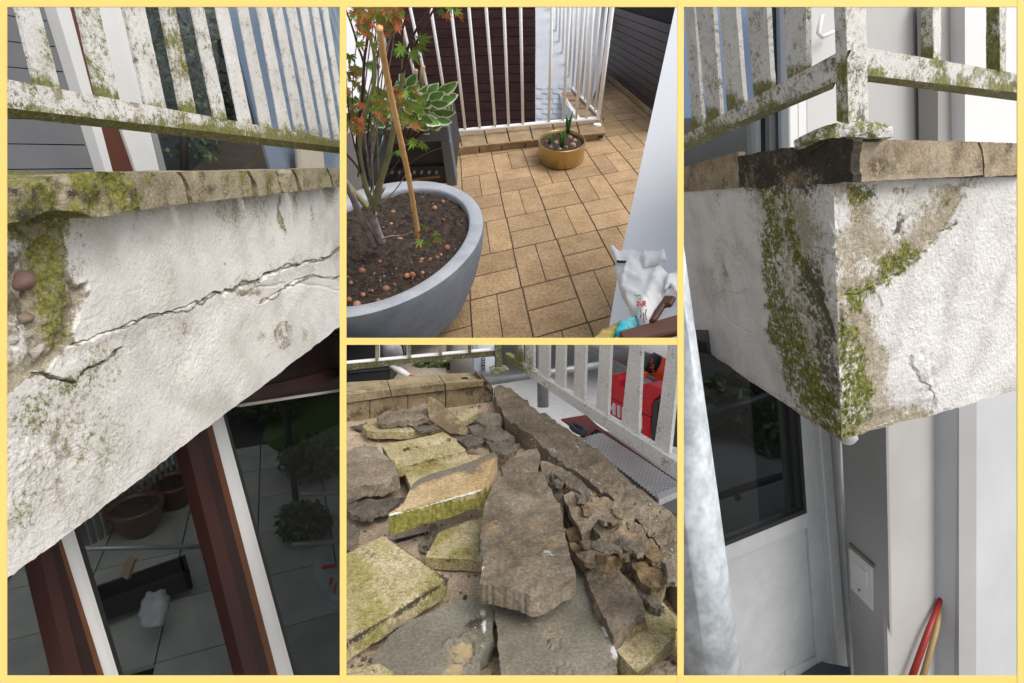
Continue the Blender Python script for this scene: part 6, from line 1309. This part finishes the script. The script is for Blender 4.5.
# right bottom rail: face and underside
t4, b4, s4 = line(868.5, 48, 1016.6, 73.4), line(868.5, 75.5, 1016.6, 92.6), line(868.5, 82, 1016.6, 101)
slab('bottom_rail', [(866.5, t4(866.5)), (1024, t4(1024)), (1024, b4(1024)), (866.5, b4(866.5))], QR.shift(-.012), .001, M_rail4, cr, step=3.2, jit=0, rough=.0008, rows=1, side=0, maskf=railmask(lambda u, v: .18+.5*smooth(v-b4(u), -14, -1)+.45*blob(u, v, 934, 62, 20, 22)+.3*smooth(u, 960, 1000), lambda u, v: .18+.2*smooth(u, 970, 1010), lambda u, v: .18+.2*(u > 955)))
def undersheet(name, u0, u1, fa, fb, pl, dn, m, par, back=None, ft=None):
    uu = np.linspace(u0, u1, 40); A = pl.hit(uu, fa(uu)); B = pl.shift(-dn).hit(uu, fb(uu)); T = pl.hit(uu, ft(uu))-pl.n*dn
    V = np.vstack([A, B, T]); n = 40; Fc = [[k*n+i, k*n+i+1, (k+1)*n+i+1, (k+1)*n+i] for k in (0, 1) for i in range(n-1)]
    Fc += [[2*n+i, 2*n+i+1, 3*n+i+1, 3*n+i] for i in range(n-1)]; V = np.vstack([V, pl.hit(uu, ft(uu)+.3)])
    mk(name, V, Fc, m, par, mask=np.clip(np.column_stack([.85+.35*fbm(V, .05, 3, 3), .3+.4*fbm(V, .04, 5, 3), .2+0*V[:, 0]]), 0, 1.3))
undersheet('rail_underside', 866.5, 1024, b4, s4, QR.shift(-.0125), .04, M_rail4, cr, ft=t4)
t5, b5, s5 = line(685, 134.6, 835, 53.8), line(685, 144, 835, 82), line(685, 151, 835, 88)
slab('bottom_rail', [(676, t5(676)), (836, t5(836)), (836, b5(836)), (676, b5(676))], QL.shift(-.012), .001, M_rail4, cr, step=3.2, jit=0, rough=.0008, rows=1, side=0, maskf=railmask(lambda u, v: .42+.3*smooth(v-b5(u), -10, -1)-.35*blob(u, v, 818, 72, 26, 18), lambda u, v: .28-.1*(u > 790), lambda u, v: .25+0*u))
undersheet('rail_underside', 676, 833, b5, s5, QL.shift(-.0125), .04, M_rail4, cr, ft=t5)
for (x0, x1, y0, x2, x3, y1, ml) in ((684, 693.5, -2, 692, 702.5, 127, .1), (695, 712, -2, 707, 721, 117, .12), (718.7, 735.5, -2, 727, 744, 106, .15), (745.6, 766, -2, 754, 772, 92, .2), (783, 806, -2, 787.6, 806.5, 74, .15)):
    slab('baluster', [(x0, y0), (x1, y0), (x3, y1), (x2, y1+6)], QL.shift(-.018), .012, M_rail4, cr, step=3.5, jit=.1, rough=.0008, rows=1, side=0, maskf=railmask(lambda u, v, y1=y1, ml=ml: ml+.75*smooth(v, y1-16, y1-2), lambda u, v: .12+0*u, lambda u, v: .1+0*u))
for a, b, c_, y in ((920.7, 933, 941, 60), (986, 999.5, 1006, 71)):
    slab('baluster', [(b, -3), (c_, -3), (c_, y+2), (b, y+1)], QR.shift(-.018), .002, M_rail4, cr, step=3, jit=.05, rough=.0008, rows=1, side=0, maskf=railmask(lambda u, v: .1+.3*smooth(v, 40, 60), lambda u, v: .2+0*u))
    qp = plane_dirs(QR.shift(-.018).hit(np.array(float(b)), np.array(30.)), d_l, d_v)
    slab('baluster_side', [(a, -3), (b, -3), (b, y+1), (a, y-3)], qp, .002, M_rail4, cr, step=3, jit=.05, rough=.001, rows=1, side=0, maskf=railmask(lambda u, v, y=y: .72+.3*smooth(v, y-20, y), lambda u, v: .3+0*u))
# ---- house behind, upper part
BU = WR.shift(-1.5)
M_w4 = mat('soft_white_wall', [(.56, .55, .535), (.62, .61, .60)], 2, .8, .06, 40, var=0)
M_wf4 = mat('white_upvc', [(.70, .70, .69), (.75, .75, .74)], 3, .4, .03, var=.02)
ub_ = thing('balcony_door', 'white framed glazed balcony door with a handle behind the left railing', 'door', BU.hit(np.array(770.), np.array(170.)))
strip('pane', 672, 786, -8, 672, 788, 200, BU.shift(-.02), .006, M_gl1, ub_)
strip('gasket', 764, 768, -8, 766, 770, 200, BU.shift(.0), .03, dark, ub_)
strip('door_stile', 766, 784, -8, 770, 786, 112, BU.shift(-.06), .02, mat('charcoal_stile', [(.05, .055, .06), (.08, .085, .09)], 3, .5, 0), ub_)
strip('curtain', 750, 786, 100, 753, 788, 200, BU.shift(-.08), .03, mat('beige_curtain', [(.24, .225, .20), (.30, .28, .25)], 3, .8, .1, stretch=(6, 6, .3)), ub_)
strip('gasket', 785, 789, -8, 787, 791, 200, BU.shift(.005), .03, dark, ub_)
strip('door_frame', 788, 797, -8, 790.5, 799, 200, BU.shift(.03), .08, M_wf4, ub_, bevel=.006)
strip('door_frame', 797, 806, -8, 799, 808, 200, BU.shift(.015), .06, M_wf4, ub_, bevel=.006)
strip('glass_tone_sheet', 668, 752, -14, 668, 758, 118, BU.shift(-.12), .02, mat('deep_glass_tone', [(.20, .26, .40), (.27, .33, .46)], 2, .7, 0), ub_)  # added blue sheet giving the door pane its bluish tone
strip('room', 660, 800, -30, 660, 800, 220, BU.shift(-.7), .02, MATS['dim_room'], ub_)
hd = [BU.shift(.05).hit(np.array(float(a)), np.array(float(b))) for a, b in ((822, 15), (818, 33), (822, 37), (833, 32))]
tube('handle', hd, .012, M_wf4, ub_, seg=8)
uh = thing('upper_wall', 'pale wall of the house behind the post and right hand railing', 'wall', BU.hit(np.array(930.), np.array(160.)))
strip('wall_panel', 806, 850, -8, 808, 852, 210, BU.shift(.0), .1, M_w4, uh)
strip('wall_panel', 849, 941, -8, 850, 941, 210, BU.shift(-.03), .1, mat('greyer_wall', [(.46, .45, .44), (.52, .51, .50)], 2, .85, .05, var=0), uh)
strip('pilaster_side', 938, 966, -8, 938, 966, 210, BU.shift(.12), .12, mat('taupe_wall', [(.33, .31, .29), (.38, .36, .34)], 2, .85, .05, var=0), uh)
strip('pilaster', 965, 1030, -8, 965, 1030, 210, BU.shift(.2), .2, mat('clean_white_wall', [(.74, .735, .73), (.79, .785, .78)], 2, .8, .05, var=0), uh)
# ---- lower storey
DL = WR.shift(-.85)
hd4 = thing('house_door', 'white panelled house door with a dark glass upper light under the balcony', 'door', DL.hit(np.array(780.), np.array(670.)))
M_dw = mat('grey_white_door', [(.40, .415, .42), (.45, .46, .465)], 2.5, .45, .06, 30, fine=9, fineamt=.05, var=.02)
M_gl4 = glass('dark_door_glass', (.42, .45, .45), .5)
prism('pane', [(676, 330), (792, 330), (804.5, 511), (724, 543), (676, 562)], DL.shift(-.010), .006, M_gl4, hd4)
prism('gasket', [(791, 330), (794.5, 330), (807, 513), (804, 511)], DL.shift(.0), .008, dark, hd4)
prism('gasket', [(676, 562), (724, 542.5), (803.5, 510), (807, 513), (726, 546), (676, 567)], DL.shift(.001), .008, dark, hd4)
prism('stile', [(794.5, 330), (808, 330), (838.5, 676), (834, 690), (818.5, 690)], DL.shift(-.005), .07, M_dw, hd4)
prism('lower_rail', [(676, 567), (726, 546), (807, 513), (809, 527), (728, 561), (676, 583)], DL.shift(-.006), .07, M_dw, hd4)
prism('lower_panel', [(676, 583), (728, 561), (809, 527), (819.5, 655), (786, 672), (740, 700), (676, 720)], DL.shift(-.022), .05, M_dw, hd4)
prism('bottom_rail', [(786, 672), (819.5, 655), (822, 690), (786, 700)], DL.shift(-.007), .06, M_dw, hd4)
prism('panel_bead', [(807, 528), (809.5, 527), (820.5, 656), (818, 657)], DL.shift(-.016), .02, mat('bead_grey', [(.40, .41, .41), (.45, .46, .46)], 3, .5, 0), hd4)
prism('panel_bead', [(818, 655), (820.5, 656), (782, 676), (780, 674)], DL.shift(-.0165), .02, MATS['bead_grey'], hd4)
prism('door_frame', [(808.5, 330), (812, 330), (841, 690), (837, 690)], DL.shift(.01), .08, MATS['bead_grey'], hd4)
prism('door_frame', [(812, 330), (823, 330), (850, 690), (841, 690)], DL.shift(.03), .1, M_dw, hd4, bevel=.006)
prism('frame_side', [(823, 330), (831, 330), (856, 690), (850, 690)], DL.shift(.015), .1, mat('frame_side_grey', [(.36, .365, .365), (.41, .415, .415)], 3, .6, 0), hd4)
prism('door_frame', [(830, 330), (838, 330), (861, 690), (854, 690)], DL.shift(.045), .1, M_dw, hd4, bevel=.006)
# behind the dark glass: inner fittings; floor, rails and shrubs model its reflection
GF = Plane(DL.hit(np.array(760.), np.array(700.)), (0, 0, 1))
o = prism('reflected_floor', [(640, 520), (700, 402), (735, 402), (815, 500), (812, 540), (660, 575)], Plane(DL.shift(-.6).hit(np.array(740.), np.array(520.)), UP*.9-FW*.5), .05, mat('reflected_slate', [(.10, .11, .12), (.14, .15, .16)], 2, .7, .05, var=0)); tag(o, kind='structure')
o = prism('door_blind', [(690, 338), (740, 352), (736, 368), (690, 380)], DL.shift(-.06), .02, mat('pale_blind', [(.45, .44, .42), (.52, .51, .49)], 3, .8, .1)); tag(o, 'pale slatted blind at the top of the dark door glass', 'blind')
o = prism('door_curtain', [(779, 360), (791, 380), (803, 520), (791, 527)], DL.shift(-.09), .03, mat('dim_curtain', [(.44, .43, .39), (.54, .52, .48)], 4, .85, .1, stretch=(5, 5, .4))); tag(o, 'dim beige curtain beside the dark door glass', 'curtain')
for a, b, lab in (((676, 426, 3.4), (790, 388, 3.4), 'upper dark rail crossing the door glass'), ((676, 510, 3.3), (800, 470, 3.3), 'lower dark rail crossing the door glass')):
    tag(tube('glass_rail', [pt(*a), pt(*b)], .022, mat('blue_black_metal', [(.02, .025, .035), (.035, .042, .055)], 3, .4, 0)), lab, 'rail')
o = tube('rail_stub', [pt(736, 491, 3.29), pt(738, 500, 3.29)], .018, MATS['blue_black_metal']); tag(o, 'short stub hanging from the lower rail in the door glass', 'bracket')
leaf_cloud('dark_shrubbery', [(pt(u, v, 4.6), (.3, .2, .3)) for u, v in ((700, 395), (725, 400), (750, 400), (772, 410), (780, 440))], 1500, .06, M_lf[:2], label='dark shrubbery reflection modelled at the top of the door glass', cat='shrubs')
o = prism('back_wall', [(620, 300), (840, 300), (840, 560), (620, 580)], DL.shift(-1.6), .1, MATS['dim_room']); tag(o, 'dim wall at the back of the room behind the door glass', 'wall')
# recess, hatch, pilaster and wall on the right
e0 = DL.shift(.02).hit(np.array(842.), np.array(560.)); RV = plane_dirs(e0, d_l, d_v)
M_rec = mat('grey_recess_wall', [(.36, .36, .355), (.41, .41, .405)], 2, .85, .06, 40, var=0)
lwl = thing('lower_wall_face', 'pale recessed walls of the lower storey beside the house door', 'wall', e0)
dv2 = ray(950, 9000); E1 = WR.shift(-.42).hit(np.array(958.), np.array(540.))
PIL, PSD = plane_dirs(E1, d_r, dv2), plane_dirs(E1-RT*.004, d_l, dv2)
WPP = plane_dirs(RV.hit(np.array(884.), np.array(560.)), d_r, dv2).shift(-.06)
prism('reveal', [(836, 330), (884, 330), (891, 700), (855, 700)], RV, .012, M_rec, lwl)
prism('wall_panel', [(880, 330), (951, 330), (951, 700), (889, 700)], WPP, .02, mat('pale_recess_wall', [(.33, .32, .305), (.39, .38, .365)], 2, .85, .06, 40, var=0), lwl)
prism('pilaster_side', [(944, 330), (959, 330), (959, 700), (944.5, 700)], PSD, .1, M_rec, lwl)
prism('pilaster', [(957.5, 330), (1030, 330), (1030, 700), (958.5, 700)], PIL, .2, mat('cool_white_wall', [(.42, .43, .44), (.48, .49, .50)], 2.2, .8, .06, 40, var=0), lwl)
wh = thing('wall_hatch', 'small white hatch cover on the grey recess wall', 'hatch', RV.hit(np.array(862.), np.array(612.)))
prism('cover', [(848.5, 545), (871.5, 566), (872.5, 611), (850.5, 588)], RV.shift(.012), .012, M_wf4, wh, bevel=.002)
prism('top_edge', [(848, 543), (872.5, 565), (872.5, 568), (848.2, 547)], RV.shift(.016), .016, mat('dusty_edge', [(.24, .21, .17), (.30, .27, .22)], 9, .9, 0), wh)
prism('inner_plate', [(852, 560), (866, 572), (866.5, 588), (852.5, 577)], RV.shift(.017), .008, M_wf4, wh, bevel=.002)
ball('lock', RV.shift(.02).hit(np.array(859.), np.array(590.)), .008, mat('lock_grey', [(.2, .2, .2), (.25, .25, .25)], 5, .4, 0), wh, up=RV.n)
bp4 = thing('broom', 'red handled broom leaning in the dark gap beside the pilaster', 'broom', DL.hit(np.array(913.), np.array(676.)))
tube('handle', [pt(909, 685, 3.11), pt(928, 632, 3.20), pt(941, 598, 3.30)], [.018, .016, .013], mat('red_plastic', [(.26, .02, .017), (.32, .03, .024)], 4, .4, 0), bp4, seg=8)
tube('stick', [pt(920, 687, 3.14), pt(936, 630, 3.25), pt(944, 590, 3.34)], [.017, .015, .012], mat('ochre_stick', [(.30, .20, .09), (.38, .26, .12)], 4, .6, 0), bp4, seg=8)
o = prism('doorstep', [(800, 676), (822, 662), (850, 667), (852, 690), (800, 695)], Plane(DL.shift(.03).hit(np.array(815.), np.array(672.)), (0, 0, 1)), .05, mat('dark_step', [(.06, .07, .08), (.09, .10, .11)], 5, .8, .1)); tag(o, 'dark slate doorstep at the foot of the white door', 'step')
lp = thing('round_lamp', 'round white lamp just below the mossy corner', 'lamp', DL.shift(.35).hit(np.array(848.), np.array(440.)))
ball('globe', DL.shift(.35).hit(np.array(848.), np.array(438.)), .032, mat('opal_white', [(.72, .72, .72), (.76, .76, .76)], 3, .3, 0), lp, up=UP, seg=20, rg=12)
lathe('lamp_base', DL.shift(.38).hit(np.array(848.), np.array(437.)), [(.03, -.02), (.04, 0), (.03, .02)], M_w4, lp, seg=12)
o = prism('alcove_floor', [(840, 676), (890, 660), (960, 640), (960, 700), (840, 700)], Plane(DL.hit(np.array(900.), np.array(690.)), (0, 0, 1)), .05, MATS['dark_step']); 
if o: tag(o, kind='structure')
o = tube('scaffold_tube', [pt(641.5, 180, 1.12), pt(657, 290, 1.12), pt(687, 500, 1.12), pt(714, 700, 1.12)], [.063, .062, .060, .060], mat('galvanised_steel', [(.50, .55, .59), (.56, .61, .65), (.62, .67, .70)], 7, .45, .1, 30, fine=30, fineamt=.2, metal=.25, var=0), seg=40)
tag(o, 'thick galvanised scaffold tube close at the left edge by the dark door glass', 'scaffold tube')
